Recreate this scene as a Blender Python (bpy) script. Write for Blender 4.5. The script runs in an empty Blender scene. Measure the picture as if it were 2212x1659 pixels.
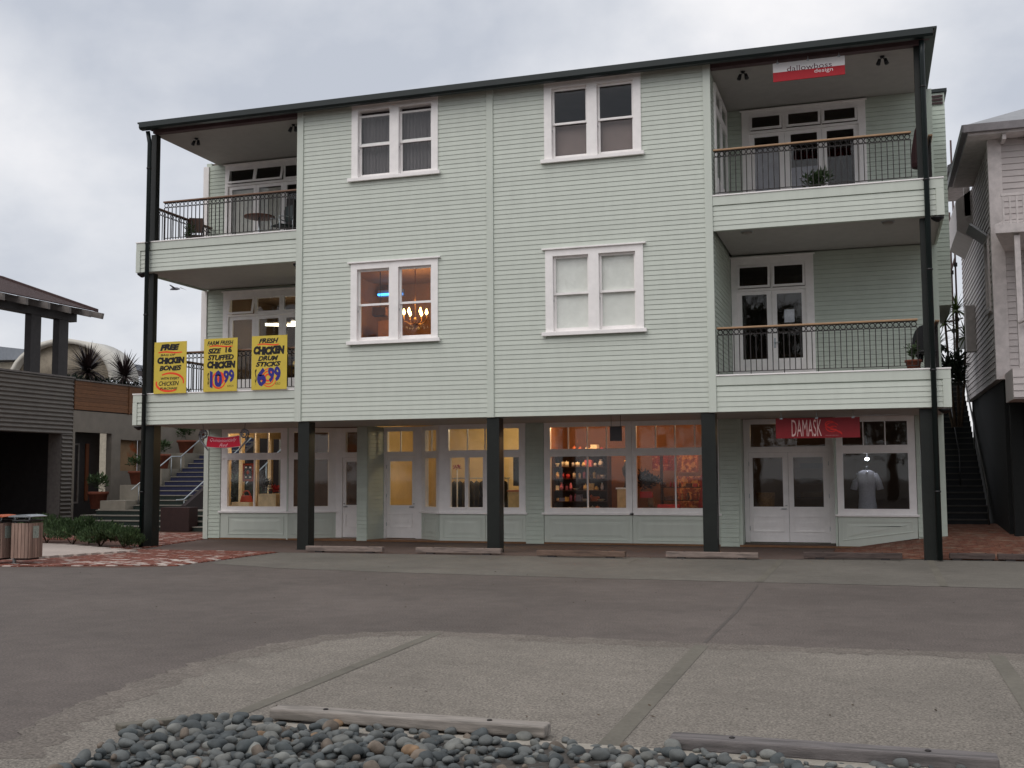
import bpy, math, random
from mathutils import Matrix, Vector
random.seed(7)
C = bpy.context.scene.collection
sc = bpy.context.scene
PI = math.pi

# ------------------------------------------------------------------ camera
def cam_axes(yaw, pitch, roll):
    c, s = math.cos, math.sin
    d = Vector((s(yaw)*c(pitch), c(yaw)*c(pitch), s(pitch)))
    r = Vector((c(yaw), -s(yaw), 0)); u = r.cross(d)
    return c(roll)*r + s(roll)*u, -s(roll)*r + c(roll)*u, d
_r, _u, _d = cam_axes(math.radians(-17.97), math.radians(4.668), math.radians(-0.31))
cam_data = bpy.data.cameras.new('camera'); cam = bpy.data.objects.new('camera', cam_data); C.objects.link(cam)
cam.matrix_world = Matrix(((_r.x, _u.x, -_d.x, 17.854), (_r.y, _u.y, -_d.y, -24.521), (_r.z, _u.z, -_d.z, 1.810), (0, 0, 0, 1)))
cam_data.sensor_width = 36.0; cam_data.lens = 2400.0/2212.0*36.0
cam_data.clip_start = 0.1; cam_data.clip_end = 2000
sc.camera = cam

# ------------------------------------------------------------------ sky and sun (overcast dusk)
SUN_EL, SUN_AZ = math.radians(52), math.radians(205)      # behind the photographer, slightly left
world = bpy.data.worlds.new('World'); sc.world = world; world.use_nodes = True
wn, wl = world.node_tree.nodes, world.node_tree.links
wn.clear()
w_out = wn.new('ShaderNodeOutputWorld'); w_bg = wn.new('ShaderNodeBackground'); w_bg2 = wn.new('ShaderNodeBackground')
w_add = wn.new('ShaderNodeAddShader')
sky = wn.new('ShaderNodeTexSky'); sky.sky_type = 'NISHITA'; sky.sun_disc = False
sky.sun_elevation = SUN_EL; sky.sun_rotation = SUN_AZ; sky.dust_density = 3.0
wl.new(sky.outputs[0], w_bg2.inputs[0]); w_bg2.inputs[1].default_value = 0.012
tc = wn.new('ShaderNodeTexCoord')
mp = wn.new('ShaderNodeMapping'); mp.inputs['Scale'].default_value = (1.0, 1.0, 1.6); mp.inputs['Location'].default_value = (9.59, 1.97, 0.51)
wl.new(tc.outputs['Generated'], mp.inputs[0])
n1 = wn.new('ShaderNodeTexNoise'); n1.inputs['Scale'].default_value = 3.0; n1.inputs['Detail'].default_value = 9; n1.inputs['Roughness'].default_value = 0.52
n1.inputs['Distortion'].default_value = 0.12
wl.new(mp.outputs[0], n1.inputs['Vector'])
ramp = wn.new('ShaderNodeValToRGB')
ramp.color_ramp.elements[0].position = 0.36; ramp.color_ramp.elements[0].color = (0.52, 0.55, 0.615, 1)
ramp.color_ramp.elements[1].position = 0.66; ramp.color_ramp.elements[1].color = (0.93, 0.915, 0.92, 1)
el = ramp.color_ramp.elements.new(0.50); el.color = (0.70, 0.715, 0.755, 1)
wl.new(n1.outputs['Fac'], ramp.inputs[0]); wl.new(ramp.outputs[0], w_bg.inputs[0]); w_bg.inputs[1].default_value = 1.0
wl.new(w_bg.outputs[0], w_add.inputs[0]); wl.new(w_bg2.outputs[0], w_add.inputs[1]); wl.new(w_add.outputs[0], w_out.inputs[0])

sun_d = bpy.data.lights.new('sun', 'SUN'); sun_d.energy = 1.3; sun_d.angle = math.radians(60); sun_d.color = (1.0, 0.95, 0.9)
sun = bpy.data.objects.new('sun', sun_d); C.objects.link(sun)
_dir = Vector((math.sin(SUN_AZ)*math.cos(SUN_EL), math.cos(SUN_AZ)*math.cos(SUN_EL), math.sin(SUN_EL)))
sun.rotation_euler = _dir.to_track_quat('Z', 'Y').to_euler(); sun.location = (10, -40, 40)
sc.view_settings.view_transform = 'Standard'; sc.view_settings.look = 'None'
sc.view_settings.exposure = 0.0; sc.view_settings.gamma = 1.0
sc.render.engine = 'CYCLES'
cy = sc.cycles
cy.use_denoising = True
cy.max_bounces = 8; cy.diffuse_bounces = 4; cy.glossy_bounces = 3; cy.transmission_bounces = 4; cy.transparent_max_bounces = 16
cy.caustics_reflective = False; cy.caustics_refractive = False; cy.sample_clamp_indirect = 4.0

# ------------------------------------------------------------------ materials
def lin(c):
    return tuple((v/255/12.92 if v/255 <= 0.04045 else ((v/255+0.055)/1.055)**2.4) for v in c) + (1,)
MATS = {}
def mat(name, rgb, rough=0.6, vary=0.08, scale=6.0, bump=0.0, bscale=60.0, island=0.0, objr=0.0, metal=0.0, alt=None, altpos=(0.45, 0.6), stretch=(1, 1, 1), spec=0.4, detail=5):
    """one plain procedural material: base colour, noise variation, optional second tone, optional bump"""
    if name in MATS: return MATS[name]
    m = bpy.data.materials.new(name); m.use_nodes = True; MATS[name] = m
    N, L = m.node_tree.nodes, m.node_tree.links
    b = N['Principled BSDF']; b.inputs['Roughness'].default_value = rough; b.inputs['Metallic'].default_value = metal
    b.inputs['Specular IOR Level'].default_value = spec
    tcn = N.new('ShaderNodeTexCoord'); mpn = N.new('ShaderNodeMapping'); mpn.inputs['Scale'].default_value = stretch
    geo = N.new('ShaderNodeNewGeometry')
    L.new(geo.outputs['Position'], mpn.inputs[0])
    nz = N.new('ShaderNodeTexNoise'); nz.inputs['Scale'].default_value = scale; nz.inputs['Detail'].default_value = detail; nz.inputs['Roughness'].default_value = 0.6
    L.new(mpn.outputs[0], nz.inputs['Vector'])
    cr = N.new('ShaderNodeValToRGB')
    base = lin(rgb)
    lo = tuple(max(0, v*(1-vary*2)) for v in base[:3]) + (1,); hi = tuple(min(1, v*(1+vary*2)) for v in base[:3]) + (1,)
    cr.color_ramp.elements[0].position = 0.3; cr.color_ramp.elements[0].color = lo
    cr.color_ramp.elements[1].position = 0.7; cr.color_ramp.elements[1].color = hi
    L.new(nz.outputs['Fac'], cr.inputs[0]); col = cr.outputs[0]
    if alt:
        nz2 = N.new('ShaderNodeTexNoise'); nz2.inputs['Scale'].default_value = scale*0.37; nz2.inputs['Detail'].default_value = 6
        L.new(mpn.outputs[0], nz2.inputs['Vector'])
        r2 = N.new('ShaderNodeValToRGB'); r2.color_ramp.elements[0].position = altpos[0]; r2.color_ramp.elements[1].position = altpos[1]
        L.new(nz2.outputs['Fac'], r2.inputs[0])
        mx = N.new('ShaderNodeMix'); mx.data_type = 'RGBA'; L.new(r2.outputs[0], mx.inputs[0]); L.new(col, mx.inputs[6]); mx.inputs[7].default_value = lin(alt); col = mx.outputs[2]
    for amt, kind in ((island, 'i'), (objr, 'o')):
        if amt:
            if kind == 'i': src = geo.outputs['Random Per Island']
            else: src = N.new('ShaderNodeObjectInfo').outputs['Random']
            mr = N.new('ShaderNodeMapRange'); mr.inputs['To Min'].default_value = 1-amt; mr.inputs['To Max'].default_value = 1+amt
            L.new(src, mr.inputs[0])
            hs = N.new('ShaderNodeHueSaturation'); L.new(mr.outputs[0], hs.inputs['Value']); L.new(col, hs.inputs['Color']); col = hs.outputs[0]
    L.new(col, b.inputs['Base Color'])
    if bump:
        nb = N.new('ShaderNodeTexNoise'); nb.inputs['Scale'].default_value = bscale; nb.inputs['Detail'].default_value = 4
        L.new(mpn.outputs[0], nb.inputs['Vector'])
        bp = N.new('ShaderNodeBump'); bp.inputs['Strength'].default_value = bump; bp.inputs['Distance'].default_value = 0.02
        L.new(nb.outputs['Fac'], bp.inputs['Height']); L.new(bp.outputs[0], b.inputs['Normal'])
    return m
def emit(name, rgb, strength):
    if name in MATS: return MATS[name]
    m = bpy.data.materials.new(name); m.use_nodes = True; MATS[name] = m
    b = m.node_tree.nodes['Principled BSDF']
    b.inputs['Base Color'].default_value = lin(rgb); b.inputs['Emission Color'].default_value = lin(rgb); b.inputs['Emission Strength'].default_value = strength
    return m
def glass(name, tint=(1, 1, 1), base=0.032):
    m = bpy.data.materials.new(name); m.use_nodes = True; MATS[name] = m
    N, L = m.node_tree.nodes, m.node_tree.links; N.clear()
    o = N.new('ShaderNodeOutputMaterial'); t = N.new('ShaderNodeBsdfTransparent'); g = N.new('ShaderNodeBsdfGlossy'); mx = N.new('ShaderNodeMixShader')
    t.inputs[0].default_value = tuple(tint)+(1,); g.inputs['Roughness'].default_value = 0.015
    ge = N.new('ShaderNodeNewGeometry'); dt = N.new('ShaderNodeVectorMath'); dt.operation = 'DOT_PRODUCT'
    L.new(ge.outputs['Normal'], dt.inputs[0]); L.new(ge.outputs['Incoming'], dt.inputs[1])
    def mth(op, a, b=None):
        q = N.new('ShaderNodeMath'); q.operation = op
        for i, v in enumerate((a, b)):
            if v is None: continue
            if isinstance(v, (int, float)): q.inputs[i].default_value = v
            else: L.new(v, q.inputs[i])
        return q.outputs[0]
    fres = mth('ADD', mth('MULTIPLY', mth('POWER', mth('SUBTRACT', 1.0, mth('ABSOLUTE', dt.outputs['Value'])), 5.0), 1-base), base)
    nz = N.new('ShaderNodeTexNoise'); nz.inputs['Scale'].default_value = 1.6; nz.inputs['Detail'].default_value = 2
    bp = N.new('ShaderNodeBump'); bp.inputs['Strength'].default_value = 0.04; bp.inputs['Distance'].default_value = 0.05
    L.new(nz.outputs['Fac'], bp.inputs['Height']); L.new(bp.outputs[0], g.inputs['Normal'])
    L.new(fres, mx.inputs[0]); L.new(t.outputs[0], mx.inputs[1]); L.new(g.outputs[0], mx.inputs[2]); L.new(mx.outputs[0], o.inputs[0])
    return m
M_GLASS = glass('window_glass', (0.975, 0.985, 0.98))
M_WALL = mat('pale_green_paint', (199, 205, 195), 0.55, 0.018, 2.0, stretch=(2.5, 2.5, 0.5), objr=0.03, bump=0.05, bscale=40)
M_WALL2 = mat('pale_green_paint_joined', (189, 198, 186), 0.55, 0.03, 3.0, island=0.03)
M_WHITE = mat('white_paint', (246, 242, 240), 0.5, 0.025, 5.0)
M_DARK = mat('dark_green_paint', (21, 25, 22), 0.45, 0.12, 4.0)
M_GUTTER = mat('gutter_green', (20, 31, 31), 0.35, 0.1, 3.0)
M_SOFFIT = mat('soffit_paint', (172, 169, 165), 0.7, 0.03, 4.0)
M_EAVE = mat('eave_board_brown', (92, 74, 76), 0.7, 0.08, 4.0)
M_IRON = mat('wrought_iron', (34, 28, 27), 0.5, 0.1)
M_RAILTAN = mat('tan_handrail', (164, 132, 101), 0.5, 0.1, 8, stretch=(1, 8, 8))
M_RAILBROWN = mat('brown_handrail', (120, 92, 74), 0.5, 0.12, 8, stretch=(1, 8, 8))
M_STEEL = mat('galvanised_steel', (170, 176, 180), 0.35, 0.08, 10, metal=0.7)
M_BLACK = mat('black_plastic', (22, 22, 24), 0.4, 0.1)

# ------------------------------------------------------------------ mesh builder
class MB:
    def __init__(s, frame=None):
        s.v, s.f, s.sm = [], [], []
        s.frame = frame
        if frame:
            s.c, s.s_ = math.cos(frame[2]), math.sin(frame[2])
    def P(s, p):
        if not s.frame: return tuple(p)
        return (s.frame[0] + p[0]*s.c - p[1]*s.s_, s.frame[1] + p[0]*s.s_ + p[1]*s.c, p[2])
    def add(s, vs, fs, smooth=False):
        o = len(s.v); s.v += [s.P(p) for p in vs]
        s.f += [tuple(i+o for i in f) for f in fs]; s.sm += [smooth]*len(fs); return s
    def box(s, x0, x1, y0, y1, z0, z1):
        vs = [(x0, y0, z0), (x1, y0, z0), (x1, y1, z0), (x0, y1, z0), (x0, y0, z1), (x1, y0, z1), (x1, y1, z1), (x0, y1, z1)]
        return s.add(vs, [(0, 3, 2, 1), (4, 5, 6, 7), (0, 1, 5, 4), (1, 2, 6, 5), (2, 3, 7, 6), (3, 0, 4, 7)])
    def obox(s, c, size, rz=0.0, rx=0.0, ry=0.0):
        R = Matrix.Rotation(rz, 3, 'Z') @ Matrix.Rotation(ry, 3, 'Y') @ Matrix.Rotation(rx, 3, 'X')
        vs = []
        for k in range(8):
            p = Vector(((k & 1)-.5, ((k >> 1) & 1)-.5, (k >> 2)-.5)); p = Vector((p.x*size[0], p.y*size[1], p.z*size[2]))
            vs.append(tuple(Vector(c)+R @ p))
        return s.add(vs, [(0, 2, 3, 1), (4, 5, 7, 6), (0, 1, 5, 4), (1, 3, 7, 5), (3, 2, 6, 7), (2, 0, 4, 6)])
    def quad(s, a, b, c, d): return s.add([a, b, c, d], [(0, 1, 2, 3)])
    def prism(s, poly, y0, y1):
        """polygon in (x, z) extruded along y"""
        n = len(poly); vs = [(x, y0, z) for x, z in poly]+[(x, y1, z) for x, z in poly]
        return s.add(vs, [tuple(range(n)), tuple(range(2*n-1, n-1, -1))]+[((i+1) % n, i, i+n, (i+1) % n+n) for i in range(n)])
    def slab(s, poly, z0, z1):
        n = len(poly); vs = [(x, y, z0) for x, y in poly]+[(x, y, z1) for x, y in poly]
        return s.add(vs, [tuple(range(n-1, -1, -1)), tuple(range(n, 2*n))]+[(i, (i+1) % n, (i+1) % n+n, i+n) for i in range(n)])
    def path(s, pts, r, n=6, closed=False, smooth=True):
        pts = [Vector(p) for p in pts]; k = len(pts); rs = r if isinstance(r, (list, tuple)) else [r]*k
        vs, fs = [], []
        for i, p in enumerate(pts):
            a = pts[(i-1) % k] if (i > 0 or closed) else p; b = pts[(i+1) % k] if (i < k-1 or closed) else p
            t = (b-a).normalized(); ref = Vector((0, 0, 1)) if abs(t.z) < 0.9 else Vector((1, 0, 0))
            x = t.cross(ref).normalized(); y = t.cross(x)
            for j in range(n):
                w = 2*PI*j/n; vs.append(tuple(p+rs[i]*(math.cos(w)*x+math.sin(w)*y)))
        for i in range(k if closed else k-1):
            for j in range(n):
                a, b = i*n+j, i*n+(j+1) % n; c, d = ((i+1) % k)*n+(j+1) % n, ((i+1) % k)*n+j
                fs.append((a, b, c, d))
        if not closed:
            fs.append(tuple(range(n-1, -1, -1))); fs.append(tuple(range((k-1)*n, k*n)))
        return s.add(vs, fs, smooth)
    def lathe(s, prof, c, n=14, smooth=True):
        vs, fs = [], []; k = len(prof)
        for r, z in prof:
            for j in range(n):
                w = 2*PI*j/n; vs.append((c[0]+r*math.cos(w), c[1]+r*math.sin(w), c[2]+z))
        for i in range(k-1):
            for j in range(n): fs.append((i*n+j, i*n+(j+1) % n, (i+1)*n+(j+1) % n, (i+1)*n+j))
        fs.append(tuple(range(n-1, -1, -1))); fs.append(tuple(range((k-1)*n, k*n)))
        return s.add(vs, fs, smooth)
    def wall(s, x0, x1, z0, z1, y0, y1, holes=()):
        """slab in the x-z plane with rectangular holes (hx0, hx1, hz0, hz1), reveals included"""
        xs = sorted({x0, x1, *[h[0] for h in holes], *[h[1] for h in holes]}); zs = sorted({z0, z1, *[h[2] for h in holes], *[h[3] for h in holes]})
        xs = [x for x in xs if x0-1e-6 <= x <= x1+1e-6]; zs = [z for z in zs if z0-1e-6 <= z <= z1+1e-6]
        def solid(i, j):
            if i < 0 or j < 0 or i >= len(xs)-1 or j >= len(zs)-1: return False
            cx, cz = (xs[i]+xs[i+1])/2, (zs[j]+zs[j+1])/2
            return not any(h[0] < cx < h[1] and h[2] < cz < h[3] for h in holes)
        for i in range(len(xs)-1):
            for j in range(len(zs)-1):
                if not solid(i, j): continue
                a, b, c, d = xs[i], xs[i+1], zs[j], zs[j+1]
                s.quad((a, y0, c), (b, y0, c), (b, y0, d), (a, y0, d)); s.quad((b, y1, c), (a, y1, c), (a, y1, d), (b, y1, d))
                if not solid(i-1, j): s.quad((a, y1, c), (a, y0, c), (a, y0, d), (a, y1, d))
                if not solid(i+1, j): s.quad((b, y0, c), (b, y1, c), (b, y1, d), (b, y0, d))
                if not solid(i, j-1): s.quad((a, y1, c), (b, y1, c), (b, y0, c), (a, y0, c))
                if not solid(i, j+1): s.quad((a, y0, d), (b, y0, d), (b, y1, d), (a, y1, d))
        return s
    def build(s, name, m, parent=None, label=None, cat=None, group=None, kind=None, bevel=0.0):
        vs = s.v
        lo = [min(p[i] for p in vs) for i in range(3)]; hi = [max(p[i] for p in vs) for i in range(3)]
        o = Vector(((lo[0]+hi[0])/2, (lo[1]+hi[1])/2, lo[2]))
        me = bpy.data.meshes.new(name); me.from_pydata([tuple(Vector(p)-o) for p in vs], [], s.f)
        for i, f in enumerate(s.sm):
            if f: me.polygons[i].use_smooth = True
        me.materials.append(m); me.update()
        ob = bpy.data.objects.new(name, me); C.objects.link(ob)
        place(ob, o, parent)
        if bevel:
            bv = ob.modifiers.new('bevel', 'BEVEL'); bv.width = bevel; bv.segments = 2; bv.limit_method = 'ANGLE'
        tag(ob, label, cat, group, kind)
        return ob
WLOC = {}
def place(ob, loc, parent=None):
    WLOC[ob] = Vector(loc)
    if parent: ob.parent = parent; ob.location = Vector(loc)-WLOC[parent]
    else: ob.location = loc
def tag(o, label=None, cat=None, group=None, kind=None):
    if label: o['label'] = label
    if cat: o['category'] = cat
    if group: o['group'] = group
    if kind: o['kind'] = kind
def thing(name, label, cat, loc, group=None):
    o = bpy.data.objects.new(name, None); C.objects.link(o); o.empty_display_size = 0.3
    place(o, loc); tag(o, label, cat, group); return o
def inst(name, me, loc, parent=None, rot=None, scale=None):
    ob = bpy.data.objects.new(name, me); C.objects.link(ob); place(ob, loc, parent)
    if rot: ob.rotation_euler = rot
    if scale: ob.scale = scale
    return ob
def lamp(name, loc, energy, color, radius=0.08):
    l = bpy.data.lights.new(name, 'POINT'); l.energy = energy; l.color = color; l.shadow_soft_size = radius
    o = bpy.data.objects.new(name, l); C.objects.link(o); o.location = loc; return o
_dg = None
def text_mesh(body, bold=0.0, shear=0.0):
    cu = bpy.data.curves.new('lettering', 'FONT'); cu.body = body; cu.offset = bold; cu.shear = shear; cu.resolution_u = 3; cu.fill_mode = 'FRONT'
    t = bpy.data.objects.new('lettering', cu); C.objects.link(t)
    bpy.context.view_layer.update()
    me = bpy.data.meshes.new_from_object(t.evaluated_get(bpy.context.evaluated_depsgraph_get()))
    bpy.data.objects.remove(t); return me
def lettering(name, body, x0, x1, z0, z1, y, m, parent, bold=0.0, shear=0.0, wobble=0.0, bow=0.0):
    """lettering fitted into a rectangle of the plane y, facing -y"""
    me = text_mesh(body, bold, shear)
    xs = [v.co.x for v in me.vertices]; ys = [v.co.y for v in me.vertices]
    ax, bx, ay, by = min(xs), max(xs), min(ys), max(ys)
    cx, cz = (x0+x1)/2, z0
    for v in me.vertices:
        u = (v.co.x-ax)/(bx-ax); w = (v.co.y-ay)/(by-ay)
        zz = w*(z1-z0) + wobble*(z1-z0)*math.sin(u*9+len(body)) + bow*(2*u-1)**2
        v.co = ((x0+(x1-x0)*u)-cx, 0, zz)
    me.materials.clear(); me.materials.append(m)
    ob = bpy.data.objects.new(name, me); C.objects.link(ob); place(ob, (cx, y, cz), parent); return ob
def stroke(mb, pts, w, y):
    """flat brush stroke in the plane y"""
    vs, fs = [], []
    for i, (x, z) in enumerate(pts):
        a = pts[max(0, i-1)]; b = pts[min(len(pts)-1, i+1)]
        t = Vector((b[0]-a[0], b[1]-a[1])).normalized(); n = Vector((-t.y, t.x))*w/2*(0.7+0.5*math.sin(PI*(i+.5)/len(pts)))
        vs += [(x+n.x, y, z+n.y), (x-n.x, y, z-n.y)]
    for i in range(len(pts)-1): fs.append((2*i, 2*i+1, 2*i+3, 2*i+2))
    mb.add(vs, fs)

def ground_mat(name, rgb, grain=70.0, gamt=0.3, blotch=0.18, bscale=0.45, rough=0.85, stain=None):
    m = bpy.data.materials.new(name); m.use_nodes = True; MATS[name] = m
    N, L = m.node_tree.nodes, m.node_tree.links; b = N['Principled BSDF']; b.inputs['Roughness'].default_value = rough; b.inputs['Specular IOR Level'].default_value = 0.3
    g = N.new('ShaderNodeNewGeometry')
    def noise(s, d, r=0.6):
        n = N.new('ShaderNodeTexNoise'); n.inputs['Scale'].default_value = s; n.inputs['Detail'].default_value = d; n.inputs['Roughness'].default_value = r
        L.new(g.outputs['Position'], n.inputs['Vector']); return n.outputs['Fac']
    def rng(src, lo, hi, a=0.3, c=0.7):
        r = N.new('ShaderNodeMapRange'); r.inputs[1].default_value = a; r.inputs[2].default_value = c; r.inputs[3].default_value = lo; r.inputs[4].default_value = hi
        L.new(src, r.inputs[0]); return r.outputs[0]
    def mul(a, c):
        q = N.new('ShaderNodeMath'); q.operation = 'MULTIPLY'; L.new(a, q.inputs[0]); L.new(c, q.inputs[1]); return q.outputs[0]
    fine = noise(grain, 2, 0.7)
    val = mul(mul(rng(fine, 1-gamt, 1+gamt), rng(noise(bscale, 5), 1-blotch, 1+blotch)), rng(noise(bscale*9, 4), 1-blotch*0.6, 1+blotch*0.6))
    hs = N.new('ShaderNodeHueSaturation'); hs.inputs['Color'].default_value = lin(rgb); L.new(val, hs.inputs['Value']); col = hs.outputs[0]
    if stain:
        mx = N.new('ShaderNodeMix'); mx.data_type = 'RGBA'; L.new(rng(noise(0.9, 7, 0.65), 0, 0.75, 0.56, 0.72), mx.inputs[0]); L.new(col, mx.inputs[6]); mx.inputs[7].default_value = lin(stain); col = mx.outputs[2]
    L.new(col, b.inputs['Base Color'])
    bp = N.new('ShaderNodeBump'); bp.inputs['Strength'].default_value = 0.5; bp.inputs['Distance'].default_value = 0.01; L.new(fine, bp.inputs['Height']); L.new(bp.outputs[0], b.inputs['Normal'])
    return m
M_ASPHALT = ground_mat('asphalt', (95, 87.5, 83), 45, 0.4, 0.17, 0.35, stain=(82, 76, 72))
M_AGG = ground_mat('exposed_aggregate_concrete', (120, 114, 106), 50, 0.55, 0.15, 0.5, stain=(106, 100, 93))
M_PAD = ground_mat('worn_parking_concrete', (106, 102, 95), 50, 0.25, 0.16, 0.5, stain=(98, 92, 88))
M_SMOOTH = ground_mat('smooth_concrete_strip', (105, 101, 92), 30, 0.08, 0.14, 1.2)
M_FLOORC = ground_mat('covered_walk_concrete', (92, 78, 72), 40, 0.12, 0.15, 0.7)
M_CEMENT = ground_mat('pale_cement', (150, 144, 134), 30, 0.1, 0.1, 1.0)

# ------------------------------------------------------------------ ground, pads, strips, bricks
MB().quad((-250, -250, 0), (250, -250, 0), (250, 250, 0), (-250, 250, 0)).build('ground', M_ASPHALT, kind='structure')
def worn(poly, step=0.12, amp=0.02):
    rw_ = random.Random(17); out = []
    for i, (x, y) in enumerate(poly):
        x2, y2 = poly[(i+1) % len(poly)]; n = max(1, int(math.hypot(x2-x, y2-y)/step))
        for k in range(n): out.append((x+(x2-x)*k/n+rw_.uniform(-amp, amp), y+(y2-y)*k/n+rw_.uniform(-amp, amp)))
    return out
def sheet(name, poly, z, m):
    return MB().add([(x, y, z) for x, y in poly], [tuple(range(len(poly)))]).build(name, m, kind='structure')
near_edge = [(13.0, -26), (12.9, -20.5), (12.44, -18.57), (12.05, -17.5), (11.80, -16.3), (11.67, -15.2), (11.68, -14.4), (11.78, -13.7), (11.98, -13.15), (12.29, -12.78), (12.6, -12.6), (13.0, -12.52)]
sheet('parking_pad', worn([(26, -26)] + [(26, -12.25), (21, -12.35), (18.9, -12.45), (16.0, -12.6)] + near_edge[::-1]), 0.004, M_AGG)
sheet('parking_pad', worn([(4.4, -0.95), (4.45, -3.0), (4.6, -4.2), (6.5, -4.9), (9, -5.25), (13, -5.45), (20, -5.45), (30, -5.3), (30, 0.35), (19.2, 0.35), (16.2, -0.3)]), 0.004, M_PAD)
M_EDGE = ground_mat('worn_slab_edge', (108, 101, 94), 45, 0.5, 0.2, 0.9)
_line = [(12.44, -18.57), (12.05, -17.5), (11.80, -16.3), (11.67, -15.2), (11.68, -14.4), (11.78, -13.7), (11.98, -13.15), (12.29, -12.78), (12.6, -12.6), (13.0, -12.52), (16.0, -12.6), (18.9, -12.45), (21, -12.35), (26, -12.25)]
for _w, _z, _m in ((0.16, 0.0055, M_EDGE),):
    _o, _i = [], []
    for _k, (_x, _y) in enumerate(_line):
        _a = _line[max(0, _k-1)]; _b = _line[min(len(_line)-1, _k+1)]; _t = Vector((_b[0]-_a[0], _b[1]-_a[1])).normalized()
        _o.append((_x-_t.y*_w, _y+_t.x*_w)); _i.append((_x+_t.y*_w*1.3, _y-_t.x*_w*1.3))
    _v = []; _n = 40; _rw = random.Random(4); _f = []
    for _k in range(len(_line)-1):
        _m2 = max(1, int(math.hypot(_line[_k+1][0]-_line[_k][0], _line[_k+1][1]-_line[_k][1])/0.09))
        for _j in range(_m2+(1 if _k == len(_line)-2 else 0)):
            _u = _j/_m2; _r1, _r2 = _rw.uniform(-.06, .06), _rw.uniform(-.08, .08)
            _po = Vector(_o[_k]).lerp(Vector(_o[_k+1]), _u); _pi = Vector(_i[_k]).lerp(Vector(_i[_k+1]), _u); _dd = (_po-_pi).normalized()
            _v += [tuple(_po+_dd*_r1)+(_z,), tuple(_pi+_dd*_r2)+(_z,)]
    MB().add(_v, [(2*_q, 2*_q+1, 2*_q+3, 2*_q+2) for _q in range(len(_v)//2-1)]).build('worn_slab_edge', _m, kind='structure')
def strip(xa, ya, xb, yb, w):
    d = Vector((xb-xa, yb-ya)).normalized(); n = Vector((-d.y, d.x))*w/2
    return sheet('concrete_strip', [(xa+n.x, ya+n.y), (xa-n.x, ya-n.y), (xb-n.x, yb-n.y), (xb+n.x, yb+n.y)], 0.008, M_SMOOTH)
strip(13.04, -12.5, 13.2, -17.2, 0.13); strip(16.07, -12.6, 16.11, -17.2, 0.15); strip(18.95, -12.45, 18.95, -17.2, 0.15)
MB().add([(x, y, .003) for x, y in ((16.05, -12.55), (16.09, -12.55), (16.10, -9.6), (16.02, -6.0), (15.99, -6.0), (16.06, -9.6))], [tuple(range(6))]).build('tar_seam', mat('tar', (84, 78, 74), .7), kind='structure')
strip(15.97, -5.43, 15.97, -0.3, 0.13); strip(18.86, -5.43, 18.9, 0.3, 0.13); strip(13.05, -2.2, 13.02, -1.0, 0.07); strip(10.0, -1.9, 9.95, -1.0, 0.06)
sheet('covered_walk', [(0.4, -0.95), (4.4, -0.95), (16.2, -0.3), (17.3, 0.35), (17.3, 9), (-0.55, 9), (-0.55, 3.3)], 0.006, M_FLOORC)
# raised slab lip beside the pebble bed
MB().slab([(13.12, -17.16), (18.75, -17.12), (18.75, -17.26), (13.05, -17.30)], 0.002, 0.014).build('pebble_bed_edging', M_CEMENT, kind='structure')
MB().slab([(13.12, -17.10), (13.04, -17.28), (12.72, -17.72), (12.62, -17.66)], 0.002, 0.05).build('pebble_bed_edging', M_SMOOTH, kind='structure', bevel=0.01)

# brick paving to the left of the shops: base, 300 nearest bricks one by one, the rest joined
M_BRICK = mat('red_paver', (120, 68, 55), 0.85, 0.2, 30, objr=0.28, alt=(172, 150, 140), altpos=(0.56, 0.68), bump=0.3)
M_BRICKS = mat('red_pavers_joined', (116, 66, 53), 0.85, 0.2, 30, island=0.28, alt=(168, 148, 138), altpos=(0.57, 0.7), bump=0.3)
M_BRICKW = mat('limewashed_paver', (190, 178, 170), 0.85, 0.1, 25, objr=0.12)
M_GROUT = ground_mat('paving_sand', (92, 66, 56), 40, 0.2, 0.1)
pav = MB().add([(x, y, 0.003) for x, y in [(-14, -5.9), (0.9, -6.05), (3.6, -5.55), (4.3, -5.1), (4.38, -0.95), (0.35, -0.95), (-0.6, 3.3), (-0.6, 9), (-14, 9)]], [tuple(range(9))]).build('brick_paving', M_GROUT, kind='structure')
def in_left(x, y):
    if not (-9 < x < 4.35 and -5.95 < y < 6.1): return False
    if y < -5.0 - 0.25*max(0, 3.6-x)**0.5*0.6 and x > 1.2 and y < -5.55+0.35*(x-2.4): return False
    if x > 0.35-(y+0.95)*0.22 and y > -0.95: return False
    if x < 0.5 and y > -4.4 and y < -0.6 and x < 0.95+(y+2)*0.3: return False      # boardwalk and planting bed
    if x < -0.8 and -0.9 < y < 2.2: return False
    return True
bm_ = MB().box(-0.108, 0.108, -0.051, 0.051, 0, 0.017)
brick_me = bpy.data.meshes.new('brick'); brick_me.from_pydata(bm_.v, [], bm_.f); brick_me.materials.append(M_BRICK)
brick_mew = bpy.data.meshes.new('brick_pale'); brick_mew.from_pydata(bm_.v, [], bm_.f); brick_mew.materials.append(M_BRICKW)
spots = []
ro = random.Random(3)
for j in range(-56, 58):
    y = j*0.108
    for i in range(-42, 20):
        x = i*0.224 + (0.112 if j % 2 else 0)
        if in_left(x, y): spots.append((x+ro.uniform(-.004, .004), y, ro.uniform(-.003, .003)))
spots.sort(key=lambda p: (p[0]-17.85)**2+(p[1]+24.5)**2)
for k, (x, y, dz) in enumerate(spots[:298]):
    w = ro.random() < (0.30 if (x > 2.2 and y < -3.5) else 0.12)
    inst('brick', brick_mew if w else brick_me, (x, y, 0.003+dz), pav, (ro.uniform(-.01, .01), ro.uniform(-.01, .01), ro.uniform(-.02, .02)))
rest, restw = MB(), MB()
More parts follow.
